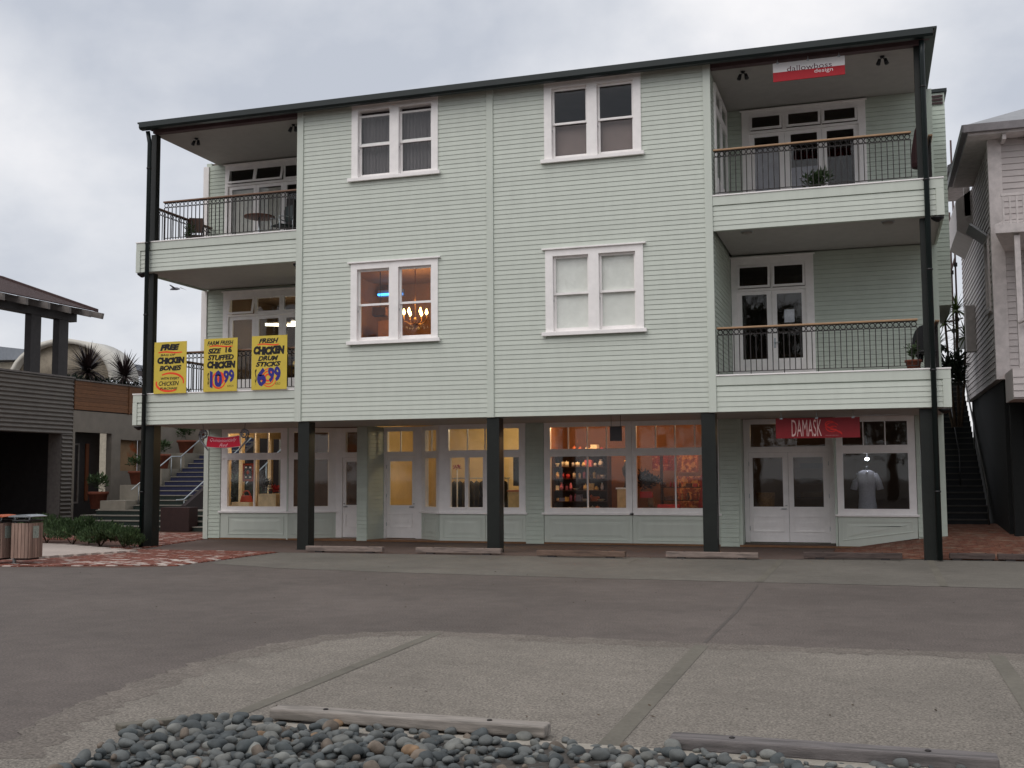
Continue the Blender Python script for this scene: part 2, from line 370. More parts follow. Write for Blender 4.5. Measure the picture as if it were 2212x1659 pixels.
for x, y, dz in spots[298:]:
    (restw if ro.random() < 0.1 else rest).box(x-.108, x+.108, y-.051, y+.051, 0.004, 0.019+dz)
rest.build('bricks', M_BRICKS, pav, kind='stuff'); restw.build('pale_bricks', mat('limewashed_pavers_joined', (176, 160, 150), 0.85, 0.1, 25, island=0.15), pav, kind='stuff')

# sloping brick paving to the right of the shops
def ramp_z(x, y):
    a = min(1, max(0, (x-17.2)/2.2)); b = min(1, max(0, (y-0.45)/2.6))
    return 0.008 + 0.31*a*b + max(0, (y-3.4))*0.04*a
pm = MB(); NX, NY = 24, 24
vs = [(16.9+i*0.35, 0.35+j*0.3, ramp_z(16.9+i*0.35, 0.35+j*0.3)) for j in range(NY) for i in range(NX)]
pm.add(vs, [(j*NX+i, j*NX+i+1, (j+1)*NX+i+1, (j+1)*NX+i) for j in range(NY-1) for i in range(NX-1)])
rp = pm.build('brick_ramp', M_GROUT, kind='structure')
rb = MB()
for j in range(0, 60):
    y = 0.42+j*0.108
    for i in range(0, 26):
        x = 17.05+i*0.224+(0.112 if j % 2 else 0)
        if x < 17.3 and y > 3.2: continue
        z = ramp_z(x, y)+ro.uniform(0, .006)
        sl = (ramp_z(x+.1, y)-ramp_z(x-.1, y))/.2; sy = (ramp_z(x, y+.05)-ramp_z(x, y-.05))/.1
        vs = []
        for dz in (-.006, .012):
            for dx, dy in ((-.108, -.051), (.108, -.051), (.108, .051), (-.108, .051)): vs.append((x+dx, y+dy, z+dz+sl*dx+sy*dy))
        rb.add(vs, [(4, 5, 6, 7), (0, 1, 5, 4), (1, 2, 6, 5), (2, 3, 7, 6), (3, 0, 4, 7)])
rb.build('bricks', mat('brown_pavers_joined', (112, 70, 54), 0.85, 0.2, 12, island=0.2, alt=(128, 104, 88), altpos=(0.5, 0.66), bump=0.3), rp, kind='stuff')

# ------------------------------------------------------------------ the shop building
B = thing('shop_building', 'three storey pale green weatherboard shop building with balconies and dark posts', 'building', (9.5, 3, 0))
PITCH = 0.1112
_bcache = {}
def board_mesh(L):
    k = round(L, 3)
    if k not in _bcache:
        prof = [(0.0, 0.006), (-0.022, 0.006), (-0.023, 0.011), (-0.013, PITCH), (0.0, PITCH)]
        n = len(prof); vs = [(-k/2, y, z) for y, z in prof]+[(k/2, y, z) for y, z in prof]
        fs = [tuple(range(n)), tuple(range(2*n-1, n-1, -1))]+[((i+1) % n, i, i+n, (i+1) % n+n) for i in range(n)]
        me = bpy.data.meshes.new('weatherboard'); me.from_pydata(vs, [], fs); me.materials.append(M_WALL); _bcache[k] = me
    return _bcache[k]
def boards(x0, x1, z0, z1, y, holes=(), join=None, frame=None):
    """rows of lapped boards; single objects, or joined into the mesh builder join"""
    n = int(round((z1-z0)/PITCH))
    for r in range(n):
        za, zb = z0+r*PITCH, z0+(r+1)*PITCH
        if zb > z1+0.02: break
        cuts = sorted((h[0], h[1]) for h in holes if h[2] < zb-0.02 and h[3] > za+0.02 and h[0] < x1 and h[1] > x0)
        x = x0; segs = []
        for a, b in cuts:
            if a-x > 0.02: segs.append((x, a))
            x = max(x, b)
        if x1-x > 0.02: segs.append((x, x1))
        for a, b in segs:
            if join is None: inst('weatherboard', board_mesh(b-a), ((a+b)/2, y, za), B)
            else:
                prof = [(0.0, 0.006), (-0.022, 0.006), (-0.023, 0.011), (-0.013, PITCH), (0.0, PITCH)]
                k = len(prof); vs = [(a, y+p, za+q) for p, q in prof]+[(b, y+p, za+q) for p, q in prof]
                join.add(vs, [tuple(range(k)), tuple(range(2*k-1, k-1, -1))]+[((i+1) % k, i, i+k, (i+1) % k+k) for i in range(k)])
ZB, ZT = 3.15, 11.03
WIN = [(5.76, 8.06, 9.08, 10.98), (10.74, 13.04, 9.08, 10.98), (5.76, 8.06, 5.02, 7.0), (10.74, 13.04, 5.02, 7.0)]
OPEN = [[(5.93, 6.79), (7.03, 7.89)], [(10.92, 11.77), (12.01, 12.86)]]*2
boards(4.42, 9.30, ZB, ZT, 0.0, WIN); boards(9.47, 14.45, ZB, ZT, 0.0, WIN)
holes = []
for w, o in zip(WIN, OPEN):
    for a, b in o: holes.append((a, b, w[2]+0.06, w[3]-0.15))
MB().wall(4.3, 14.6, ZB+0.004, 11.05, 0.003, 0.15, [(h[0]-.03, h[1]+.03, h[2]-.02, h[3]+.02) for h in holes]).build('wall', M_WALL2, B)
for a, b in ((4.245, 4.418), (9.302, 9.468), (14.452, 14.62)): MB().box(a, b, -0.052, 0.03, ZB-0.002, ZT+0.02).build('corner_board', M_WALL, B, bevel=0.004)

def sash_window(w, op, drop=0.0):
    x0, x1, z0, z1 = w
    hs = [(a, b, z0+0.06, z1-0.15) for a, b in op]
    W = MB().wall(x0, x1, z0+0.03, z1, -0.05, 0.17, hs).build('window', M_WHITE, B)
    MB().box(x0-0.07, x1+0.07, -0.10, -0.002, z1+0.001, z1+0.035).build('hood', M_WHITE, W, bevel=0.004)
    MB().box(x0-0.08, x1+0.07, -0.12, -0.045, z0-0.03, z0+0.055).build('sill', M_WHITE, W, bevel=0.005)
    zm = (z0+z1)/2-0.03
    for a, b in op:
        lo, hi = z0+0.062, z1-0.152
        for kind in ('upper', 'lower'):
            if kind == 'upper': za, zb, ya = zm-0.03-drop*.3, hi-drop, 0.045
            else: za, zb, ya = lo, zm+0.03, 0.088
            t = 0.048; bt = 0.05 if kind == 'upper' else 0.10
            s_ = MB().wall(a+0.003, b-0.003, za, zb, ya, ya+0.038, [(a+t, b-t, za+bt, zb-t)]).build('sash', M_WHITE, W)
            MB().box(a+t-.005, b-t+.005, ya+0.016, ya+0.021, za+bt-.005, zb-t+.005).build('pane', M_GLASS, W)
        MB().path([(a+0.012, 0.03, zm-0.14), (a+0.012, 0.0, zm-0.16), (a+0.012, 0.02, zm-0.19)], 0.008, 5).build('sash_hook', M_STEEL, W)
    return W
for i, (w, o) in enumerate(zip(WIN, OPEN)): sash_window(w, o, 0.10 if i == 0 else 0.0)

# posts, downpipes, gutter, roof
PX = [(-0.085, 0.27), (4.47, 0.31), (9.42, 0.31), (14.42, 0.31), (18.95, 0.31)]
for i, (x, w) in enumerate(PX):
    y0 = 0.12 if i in (0, 4) else 0.02
    P_ = MB().box(x-w/2, x+w/2, y0, y0+0.31, 0.0, 3.14).build('post', M_DARK, B, bevel=0.006)
    MB().box(x-w/2-.02, x+w/2+.02, y0-0.02, y0+0.33, 0.0, 0.012).build('foot_plate', M_BLACK, P_)
for x, w in ((-0.135, 0.085), (19.03, 0.10)):
    for za, zb in ((3.98, 7.16), (7.99, 10.9)): MB().box(x-w, x+w, 0.12, 0.30, za, zb).build('upper_post', M_DARK, B, bevel=0.006)
for x in (-0.10, 19.08):
    D_ = MB().path([(x, -0.11, 0.02), (x, -0.11, 10.6), (x, -0.2, 10.9)], 0.058, 10).build('downpipe', M_GUTTER, B)
    for z in (1.4, 3.9, 6.0, 7.9, 9.9): MB().lathe([(0.066, 0), (0.066, 0.04)], (x, -0.11, z), 10).build('pipe_bracket', M_BLACK, D_)
def gutter_prof(): return [(-0.02, 0.0), (-0.15, 0.0), (-0.19, 0.05), (-0.19, 0.17), (-0.165, 0.185), (-0.165, 0.07), (-0.14, 0.03), (-0.02, 0.03)]
g = MB(); gp = gutter_prof(); n = len(gp); gx0, gx1 = -0.23, 19.30
g.add([(gx0, -0.22+y, 10.90+z) for y, z in gp]+[(gx1, -0.22+y, 10.90+z) for y, z in gp], [tuple(range(n)), tuple(range(2*n-1, n-1, -1))]+[((i+1) % n, i, i+n, (i+1) % n+n) for i in range(n)])
g.build('gutter', M_GUTTER, B)
MB().prism([(gx0-.02, 10.98), (gx1+.02, 10.98), (gx1+.02, 11.06), (gx0-.02, 11.06)], -0.34, -0.24).build('fascia', M_EAVE, B)
rf = MB(); n = 2
rf.add([(gx0-.05, -0.40, 11.09), (gx1+.08, -0.40, 11.09), (gx1+.08, 8.3, 11.30), (gx0-.05, 8.3, 11.30), (gx0-.05, -0.40, 11.05), (gx1+.08, -0.40, 11.05), (gx1+.08, 8.3, 11.24), (gx0-.05, 8.3, 11.24)], [(0, 1, 2, 3), (7, 6, 5, 4), (0, 4, 5, 1), (1, 5, 6, 2), (2, 6, 7, 3), (3, 7, 4, 0)])
rf.build('roof', M_GUTTER, B)
MB().box(-0.18, 19.25, -0.23, 0.10, 10.985, 11.045).build('eave_soffit', M_EAVE, B)
# eave beam above balconies, balcony ceilings
for a, b in ((-0.1, 4.25), (14.62, 19.12)):
    MB().box(a, b, 0.02, 0.2, 10.90, 10.983).build('eave_beam', M_EAVE, B)
    MB().box(a-0.05, b+0.05, 0.22, 3.2, 10.90, 10.98).build('balcony_ceiling', M_SOFFIT, B)

# balconies
def balcony(x0, x1, zb, zt, left):
    fl = MB().box(x0+0.02, x1-0.02, 0.07, 3.5, zb+0.05, zt-0.06).build('balcony', M_SOFFIT, B)
    MB().box(x0, x1, 0.0, 0.065, zb, zt-0.03).build('fascia_backing', M_WALL2, fl)
    MB().box(x0-.01 if left else x0, x1 if left else x1+.01, -0.055, 0.10, zt-0.03, zt).build('fascia_cap', M_WHITE, fl, bevel=0.004)
    MB().box(x0, x1, -0.036, -0.001, zt-0.235, zt-0.031).build('fascia_top_board', M_WALL, fl, bevel=0.003)
    ca, cb = (x0, x0+0.13) if left else (x1-0.16, x1)
    MB().box(ca, cb, -0.045, -0.0005, zb-0.002, zt-0.24).build('corner_board', M_WALL, fl, bevel=0.003)
    xs = x0 if left else x1
    MB().box(min(xs, xs+(0.04 if left else -0.04)), max(xs, xs+(0.04 if left else -0.04)), 0.07, 3.2, zb, zt-0.03).build('side_fascia', M_WALL2, fl)
    a = x0+0.13 if left else x0; b = x1 if left else x1-0.16
    boards(a, b, zb, zt-0.236, -0.001)
    return fl
Z1B, Z1T, Z2B, Z2T = 3.15, 3.97, 7.17, 7.98
for (zb, zt) in ((Z1B, Z1T), (Z2B, Z2T)):
    balcony(-0.50, 4.243, zb, zt, True); balcony(14.622, 19.42, zb, zt, False)
# rain heads where the side gutters meet the downpipes
for x, z in ((19.28, 7.04), (19.28, 3.02), (-0.36, 7.05), (-0.36, 3.02)):
    MB().lathe([(0.03, 0), (0.10, 0.05), (0.13, 0.08), (0.13, 0.10)], (x, 0.05, z), 12).build('rain_head', M_BLACK, B)

def balustrade(p0, p1, z0, m_rail, name='balustrade'):
    """iron bars with a band of rings under a timber handrail, from p0 to p1 (x, y)"""
    L = math.hypot(p1[0]-p0[0], p1[1]-p0[1]); fr = (p0[0], p0[1], math.atan2(p1[1]-p0[1], p1[0]-p0[0]))
    bars = MB(fr); n = int(L/0.118)
    bars.box(0, L, -0.012, 0.012, z0+0.06, z0+0.075); bars.box(0, L, -0.012, 0.012, z0+0.875, z0+0.89); bars.box(0, L, -0.014, 0.014, z0+0.995, z0+1.01)
    for i in range(n+1):
        u = i*L/n; bars.box(u-.009, u+.009, -.009, .009, z0+0.0 if i % 6 == 0 else z0+0.065, z0+0.88)
    bo = bars.build(name, M_IRON, B)
    rings = MB(fr)
    for i in range(n):
        u = (i+.5)*L/n
        rings.path([(u+0.052*math.cos(2*PI*j/12), 0, z0+0.943+0.052*math.sin(2*PI*j/12)) for j in range(12)], 0.0105, 4, True)
    rings.build('ring_band', M_IRON, bo)
    MB(fr).box(-0.02, L+0.02, -0.045, 0.045, z0+1.012, z0+1.055).build('handrail', m_rail, bo, bevel=0.012)
balustrade((14.66, 0.06), (18.80, 0.06), Z1T, M_RAILTAN); balustrade((14.66, 0.06), (18.80, 0.06), Z2T, M_RAILTAN)
balustrade((0.28, 0.06), (4.22, 0.06), Z1T, M_RAILBROWN); balustrade((0.28, 0.06), (4.22, 0.06), Z2T, M_RAILBROWN)
for zt in (Z1T, Z2T):
    balustrade((-0.30, 0.42), (-0.30, 3.12), zt, M_RAILBROWN, 'side_balustrade'); balustrade((19.22, 0.42), (19.22, 3.12), zt, M_RAILTAN, 'side_balustrade')

# recessed walls behind the balconies with glazed doors
def french_doors(x0, x1, zf, zhead, y, leaves, ztr, tilt=(), glass_bottom=0.62, gtop=None):
    """white framed glazed doors with hinged fanlights; leaves = glass x ranges, ztr = fanlight z range"""
    hs = [(a-0.14, b+0.14, zf+0.02, ztr[0]-0.05) for a, b in leaves]
    merged = [(leaves[0][0]-0.12, leaves[-1][1]+0.12, zf+0.02, ztr[0]-0.06)]
    fan = [(a-0.10, b+0.10, ztr[0], ztr[1]) for a, b in leaves]
    F_ = MB().wall(x0, x1, zf, zhead, y-0.05, y+0.12, merged+fan).build('door_frame', M_WHITE, B)
    MB().box(x0-0.04, x1+0.04, y-0.09, y-0.04, zhead, zhead+0.03).build('hood', M_WHITE, F_)
    for k, (a, b) in enumerate(leaves):
        la = leaves[0][0]-0.118 if k == 0 else (leaves[k-1][1]+a)/2+0.003
        lb = leaves[-1][1]+0.118 if k == len(leaves)-1 else (b+leaves[k+1][0])/2-0.003
        zt = ztr[0]-0.064
        D_ = MB().wall(la, lb, zf+0.03, zt, y+0.0, y+0.045, [(a, b, zf+glass_bottom, (gtop or zt-0.09))]).build('door', M_WHITE, B)
        MB().box(a-.01, b+.01, y+0.02, y+0.026, zf+glass_bottom-.01, (gtop or zt-0.09)+.01).build('pane', M_GLASS, D_)
        if k == len(leaves)-1:
            MB().path([(la+0.05, y-0.002, zf+1.05), (la+0.05, y-0.05, zf+1.05), (la+0.16, y-0.05, zf+1.05)], 0.011, 6).box(la+0.03, la+0.07, y-0.012, y-0.001, zf+0.92, zf+1.16).build('handle', M_STEEL, D_)
        # hinged fanlight sash
        fa, fb, fz0, fz1 = a-0.095, b+0.095, ztr[0]+0.005, ztr[1]-0.005
        out = 0.10 if k in tilt else 0.0
        q = MB().wall(fa, fb, fz0, fz1, -0.02, 0.02, [(fa+0.055, fb-0.055, fz0+0.055, fz1-0.055)])
        pg = MB().box(fa+0.05, fb-0.05, -0.004, 0.004, fz0+0.05, fz1-0.05)
        for qq in (q, pg):
            qq.v = [(px, y-0.03+py-out*(fz1-pz)/(fz1-fz0), pz) for px, py, pz in qq.v]
        S_ = q.build('fanlight', M_WHITE, B); pg.build('pane', M_GLASS, S_)
    return F_
YR = 3.2
UL = [(0.33, 1.04), (1.22, 1.93), (2.13, 2.84)]
french_doors(0.12, 3.04, 7.95, 10.83, YR, UL, (10.27, 10.72), tilt=(0, 1))
french_doors(0.12, 3.04, 3.95, 7.10, YR, [(0.41, 1.05), (1.27, 1.91), (2.15, 2.79)], (6.44, 6.93), tilt=(0,))
french_doors(14.96, 17.92, 7.95, 10.83, YR, [(15.26, 15.85), (16.14, 16.77), (17.0, 17.63)], (10.32, 10.73), tilt=(0, 1, 2))
french_doors(14.62, 16.60, 3.95, 7.13, YR, [(14.87, 15.47), (15.71, 16.30)], (6.36, 6.95), tilt=(0, 1), glass_bottom=0.66)
rbk = MB()
for (x0, x1, zf, zc, hole) in ((-0.42, 4.38, 3.95, 7.2, (0.12, 3.04, 3.9, 7.10)), (-0.42, 4.38, 7.95, 10.895, (0.12, 3.04, 7.9, 10.83)),
                               (14.57, 19.30, 3.95, 7.2, (14.62, 16.60, 3.9, 7.13)), (14.57, 19.30, 7.95, 10.895, (14.96, 17.92, 7.9, 10.83))):
    MB().wall(x0, x1, zf, zc, YR, YR+0.14, [hole]).build('recessed_wall', M_WALL2, B); boards(x0, x1, zf, zc, YR-0.001, [hole], join=rbk)
rbk.build('recessed_weatherboards', M_WALL2, B, kind='stuff')
for z0, z1 in ((3.97, 7.18), (7.98, 10.86)):
    MB().box(-0.60, -0.425, YR-0.06, YR+0.08, z0, z1).build('corner_board', M_WHITE, B)
MB().path([(-0.66, 3.28, 3.97), (-0.66, 3.28, 7.2)], .03, 8).build('rear_downpipe', M_WHITE, B)
# side walls of the middle bays, facing the balconies
for _a, _b in ((4.28, 4.40), (14.46, 14.585)): MB().box(_a, _b, 0.16, YR-0.04, 3.2, 10.98).build('side_wall', M_WALL2, B)
sb = MB((14.587, 0.18, PI/2))
for z0, z1 in ((3.97, 7.2),): boards(0, 3.0, z0, z1, 0.0, join=sb)
boards(0, 3.0, 7.98, 10.86, 0.0, [(0.5, 2.6, 7.9, 10.75)], join=sb)
sb.build('side_weatherboards', M_WALL2, B, kind='stuff')
# glazed side door of the top right balcony
fr = (14.62, 0.6, PI/2)
sd = MB(fr).wall(0.0, 2.2, 7.98, 10.78, -0.03, 0.03, [(0.14, 1.0, 8.6, 10.1), (1.2, 2.06, 8.6, 10.1), (0.14, 1.0, 10.3, 10.65), (1.2, 2.06, 10.3, 10.65)]).build('side_door', M_WHITE, B)
MB(fr).box(0.1, 2.1, -0.008, 0.0, 8.5, 10.7).build('pane', M_GLASS, sd)

# shell and rooms
sh = MB()
sh.box(-0.60, 19.44, 8.2, 8.35, 0, 11.0)          # rear wall
sh.box(19.3, 19.44, 3.35, 8.2, 0.1, 11.0)         # right side wall
sh.box(-0.60, -0.44, 3.3, 8.2, 3.2, 11.0)         # left side wall above the shop
sh.build('rear_and_side_wall', M_WALL2, B)
fs_ = MB()
fs_.box(-0.44, 19.3, 3.5, 8.2, 3.3, 3.9); fs_.box(4.4, 14.46, 0.16, 3.5, 3.3, 3.9)
fs_.box(-0.44, 19.3, 3.36, 8.2, 7.3, 7.9); fs_.box(4.4, 14.46, 0.16, 3.36, 7.3, 7.9)
fs_.box(-0.44, 19.3, 3.36, 8.2, 10.88, 11.0); fs_.box(4.4, 14.46, 0.16, 3.36, 10.88, 11.0)
fs_.build('floor_slab', mat('slab_grey', (120, 112, 104), 0.8), B)
MB().box(-0.44, 19.3, 3.44, 8.2, 0.009, 0.06).build('shop_floor', mat('shop_floor_boards', (120, 84, 56), 0.5, 0.1, 6, stretch=(1, 8, 1)), B)
MB().box(-0.5, 19.42, 0.16, 3.6, 3.165, 3.20).build('walkway_ceiling', M_SOFFIT, B)
def room(x0, x1, y0, y1, z0, z1, m, ceil=None):
    r = MB()
    r.quad((x0, y1, z0), (x1, y1, z0), (x1, y1, z1), (x0, y1, z1))
    r.quad((x1, y0, z0), (x1, y1, z0), (x1, y1, z1), (x1, y0, z1)); r.quad((x0, y1, z0), (x0, y0, z0), (x0, y0, z1), (x0, y1, z1))
    o = r.build('interior_wall', m, B)
    MB().quad((x0, y0, z1-.002), (x1, y0, z1-.002), (x1, y1, z1-.002), (x0, y1, z1-.002)).build('interior_ceiling', ceil or m, B)
    MB().quad((x0, y0, z0), (x1, y0, z0), (x1, y1, z0), (x0, y1, z0)).build('interior_floor', mat('dark_floor', (70, 52, 40), 0.6), B)
    return o
R_CREAM = mat('cream_plaster', (222, 198, 150), 0.8, 0.05, 2)
R_ORANGE = mat('terracotta_plaster', (142, 100, 74), 0.8, 0.07, 2)
R_GREY = mat('grey_plaster', (120, 112, 106), 0.8, 0.05, 2)
R_DIM = mat('dim_brown_plaster', (98, 80, 66), 0.8, 0.08, 2)
R_WARM = mat('ochre_plaster', (168, 122, 82), 0.8, 0.06, 2)
room(4.42, 9.38, 4.4, 7.6, 0.07, 3.28, R_CREAM); room(9.42, 14.4, 3.62, 6.6, 0.07, 3.28, R_ORANGE); room(14.5, 19.2, 4.1, 7.0, 0.07, 3.28, R_DIM)
room(4.44, 9.36, 0.18, 4.6, 3.92, 7.28, R_WARM); room(9.44, 14.42, 0.18, 4.6, 3.92, 7.28, R_GREY)
room(4.44, 9.36, 0.18, 4.6, 7.92, 10.86, R_GREY); room(9.44, 14.42, 0.18, 4.6, 7.92, 10.86, R_GREY)
room(-0.40, 4.36, 3.38, 7.6, 3.92, 7.28, R_DIM); room(-0.40, 4.36, 3.38, 7.6, 7.92, 10.86, R_GREY)
room(14.5, 19.2, 3.38, 7.0, 3.92, 7.28, R_DIM); room(14.5, 19.2, 3.38, 7.0, 7.92, 10.86, R_DIM)

# ------------------------------------------------------------------ ground floor shopfronts
YS, YD = 3.45, 4.15
Zs, Zg0, Zg1, Zt0, Zt1, Zh = 0.80, 0.95, 2.275, 2.47, 3.04, 3.164
def panel(parent, fr, u0, u1, z0, z1, name='apron_panel', m=None, slant=None):
    """flat apron with a raised moulding frame and a bevelled field"""
    m = m or M_WALL
    p = MB(fr)
    if slant is None:
        p.box(u0, u1, 0.0, 0.06, z0, z1); zb = z0+0.12; zbr = zb
    else:
        p.prism([(u0, z0), (u0+0.28, z0), (u1, slant), (u1, z1), (u0, z1)], 0.0, 0.06); zb, zbr = z0+0.16, slant+0.14
    o = p.build(name, m, parent)
    a, b = u0+0.10, u1-0.10; zt = z1-0.10
    if b-a > 0.2:
        q = MB(fr); t = 0.022
        q.add([(a, -0.014, zb), (b, -0.014, zbr), (b, -0.014, zbr+t), (a, -0.014, zb+t), (a, 0.003, zb-.006), (b, 0.003, zbr-.006), (b, 0.003, zbr+t+.006), (a, 0.003, zb+t+.006)], [(0, 1, 2, 3), (0, 4, 5, 1), (3, 2, 6, 7), (0, 3, 7, 4), (1, 5, 6, 2)])
        q.box(a, b, -0.014, 0.003, zt-t, zt); q.box(a-.001, a+t, -0.0142, 0.003, zb, zt); q.box(b-t, b+.001, -0.0142, 0.003, zbr, zt)
        q.build('moulding', m, o)
        f = MB(fr); c = 0.07; cc = 0.14
        if b-a > 0.5:
            f.add([(a+c, 0.002, zb+c), (b-c, 0.002, zbr+c), (b-c, 0.002, zt-c), (a+c, 0.002, zt-c), (a+cc*1.6, -0.012, zb+cc), (b-cc*1.6, -0.012, zbr+cc), (b-cc*1.6, -0.012, zt-cc), (a+cc*1.6, -0.012, zt-cc)],
                  [(4, 5, 6, 7), (0, 1, 5, 4), (1, 2, 6, 5), (2, 3, 7, 6), (3, 0, 4, 7)])
            f.build('raised_field', m, o)
    return o
def shop_window(fr, u0, u1, glass_x, mull=(), tmull=(), sill=True, base=0.0, slant=None, aprons=None, tglass=None, hood=Zh):
    """timber shop window: frame, lower glass with slim mullions, row of fanlight panes, sill and apron"""
    tg = tglass or [(glass_x[0][0], glass_x[-1][1])]
    hs = [(a, b, Zg0, Zg1) for a, b in glass_x]+[(a, b, Zt0, Zt1) for a, b in tg]
    W = MB(fr).wall(u0, u1, Zs, hood, 0.0, 0.11, hs).build('shop_window', M_WHITE, B)
    for a, b in glass_x: MB(fr).box(a-.01, b+.01, 0.055, 0.061, Zg0-.01, Zg1+.01).build('pane', M_GLASS, W)
    for a, b in tg: MB(fr).box(a-.01, b+.01, 0.055, 0.061, Zt0-.01, Zt1+.01).build('fanlight_pane', M_GLASS, W)
    for x in mull: MB(fr).box(x-0.017, x+0.017, 0.02, 0.09, Zg0-.002, Zg1+.002).build('mullion', M_WHITE, W)
    for x in tmull: MB(fr).box(x-0.013, x+0.013, 0.03, 0.085, Zt0-.002, Zt1+.002).build('glazing_bar', M_WHITE, W)
    MB(fr).box(u0+0.01, u1-0.01, -0.022, -0.002, Zg1+0.045, Zg1+0.075).build('transom_bead', M_WHITE, W)
    if sill: MB(fr).box(u0-0.06, u1+0.05, -0.055, 0.0-.001, Zs-0.03, Zs+0.022).build('sill', M_WHITE, W, bevel=0.004)
    for a, b in (aprons or [(u0, u1)]): panel(W, fr, a, b, base, Zs-0.005 if not sill else Zs-0.032, slant=slant)
    return W
def shop_door(fr, u0, u1, leaves, z0=0.06, tg=None, tmull=(), handle_right=True, threshold=True):
    """half glazed timber door(s) with fanlight; leaves = [(u0, u1, glass u0, glass u1)]"""
    la, lb = leaves[0][0], leaves[-1][1]
    tg = tg or (la+0.1, lb-0.1)
    F_ = MB(fr).wall(u0, u1, z0, Zh, 0.0, 0.13, [(la, lb, z0-0.01, 2.33), (tg[0], tg[1], Zt0, Zt1)]).build('door_frame', M_WHITE, B)
    MB(fr).box(tg[0]-.01, tg[1]+.01, 0.055, 0.061, Zt0-.01, Zt1+.01).build('fanlight_pane', M_GLASS, F_)
    for x in tmull: MB(fr).box(x-0.013, x+0.013, 0.03, 0.085, Zt0-.002, Zt1+.002).build('glazing_bar', M_WHITE, F_)
    MB(fr).box(u0+.01, u1-.01, -0.022, -0.002, 2.40, 2.43).build('transom_bead', M_WHITE, F_)
    for k, (a, b, ga, gb) in enumerate(leaves):
        D_ = MB(fr).wall(a+.004, b-.004, z0+0.012, 2.326, 0.035, 0.08, [(ga, gb, 0.98, 2.2)]).build('door', M_WHITE, B)
        MB(fr).box(ga-.01, gb+.01, 0.055, 0.061, 0.97, 2.21).build('pane', M_GLASS, D_)
        q = MB(fr); x0_, x1_ = ga-0.01, gb+0.01
        for (c0, c1, d0, d1) in ((x0_, x1_, 0.36, 0.378), (x0_, x1_, 0.73, 0.748), (x0_, x0_+.018, 0.36, 0.748), (x1_-.018, x1_, 0.36, 0.748)): q.box(c0, c1, 0.010+(0.001 if c1-c0 < 0.05 else 0), 0.036, d0, d1)
        q.build('moulding', M_WHITE, D_)
        MB(fr).box(x0_+0.12, x1_-0.12, 0.018, 0.036, 0.50, 0.60).build('raised_field', M_WHITE, D_)
        hx = (b-0.06 if (handle_right if len(leaves) == 1 else k == 0) else a+0.06); sgn = -1 if hx > (a+b)/2 else 1
        if len(leaves) == 1 or k == 0:
            MB(fr).path([(hx, 0.034, 0.93), (hx, -0.02, 0.93), (hx+sgn*0.12, -0.02, 0.93)], 0.011, 6).lathe([(0.025, 0), (0.025, 0.012)], (hx, 0.02, 1.01), 8).build('handle', M_BLACK if len(leaves) == 1 else M_STEEL, D_)
        for hz in (0.4, 1.2, 2.0):
            hx2 = a+0.006 if sgn < 0 else b-0.006
            MB(fr).path([(hx2, 0.028, hz), (hx2, 0.028, hz+0.1)], 0.008, 5).build('hinge', M_STEEL, D_)
    if threshold: MB(fr).box(u0+0.01, u1-.01, -0.05, 0.12, 0.012, z0).build('threshold', M_SMOOTH, F_)
    return F_
F0 = (0.0, YS, 0.0); FD = (0.0, YD, 0.0)
gb_ = MB()
class _GW:
    def box(s, *a): MB().box(*a).build('shopfront_pier', M_WALL2, B)
gw = _GW()
# corner pier left of the red shop sign
gw.box(-0.45, -0.06, YS+0.002, YS+0.12, 0.0, Zh); boards(-0.45, -0.06, 0.04, Zh, YS, join=gb_)
MB().box(-0.60, -0.452, YS-0.045, YS+0.10, 0.02, Zh).build('corner_board', M_WALL, B)
shop_window(F0, -0.05, 2.10, [(0.16, 1.88)], mull=(1.02,), tmull=(0.55, 1.02, 1.45), aprons=[(0.10, 2.10)], base=0.04)
MB().box(-0.05, 0.10, YS, YS+0.06, 0.04, 0.77).build('apron_board', M_WALL, B)
# canted window beside the first recessed door
ang = math.atan2(YD-YS, 3.27-2.12); Lc = math.hypot(YD-YS, 3.27-2.12)
shop_window((2.12, YS, ang), 0.0, Lc, [(0.16, Lc-0.22)], mull=(), tmull=(Lc/2,), base=0.04)
MB().box(2.085, 2.135, YS-0.012, YS+0.06, 0.03, Zh-.002).build('corner_post', M_WALL, B)
shop_door(FD, 3.27, 4.32, [(3.46, 4.22, 3.57, 4.10)], handle_right=False, tg=(3.56, 4.16))
# boarded pier between the two doors
gw.box(4.27, 4.57, YS+0.002, YS+0.12, 0.0, Zh); boards(4.27, 4.57, 0.02, Zh, YS, join=gb_)
pa = math.atan2(YD-YS, 4.74-4.57); pl = math.hypot(YD-YS, 4.74-4.57)
pq = MB((4.57, YS, pa)); pq.box(0, pl, 0.002, 0.1, 0.0, Zh); boards(0.0, pl, 0.02, Zh, 0.0, join=pq); pq.build('pier_return', M_WALL2, B)
shop_door(FD, 4.74, 5.90, [(4.82, 5.72, 4.93, 5.60)], tg=(4.86, 5.64), tmull=(5.25,))
a2 = math.atan2(YS-YD, 6.69-5.90); L2 = math.hypot(YD-YS, 6.69-5.90)
shop_window((5.90, YD, a2), 0.0, L2, [(0.22, L2-0.16)], tmull=(L2/2,), base=0.03)
shop_window(F0, 6.71, 9.14, [(7.03, 7.44), (7.54, 7.95), (8.12, 8.96)], mull=(8.5,), tmull=(7.5, 8.0, 8.5), base=0.02, tglass=[(6.97, 8.96)], aprons=[(6.72, 8.02), (8.03, 9.14)])
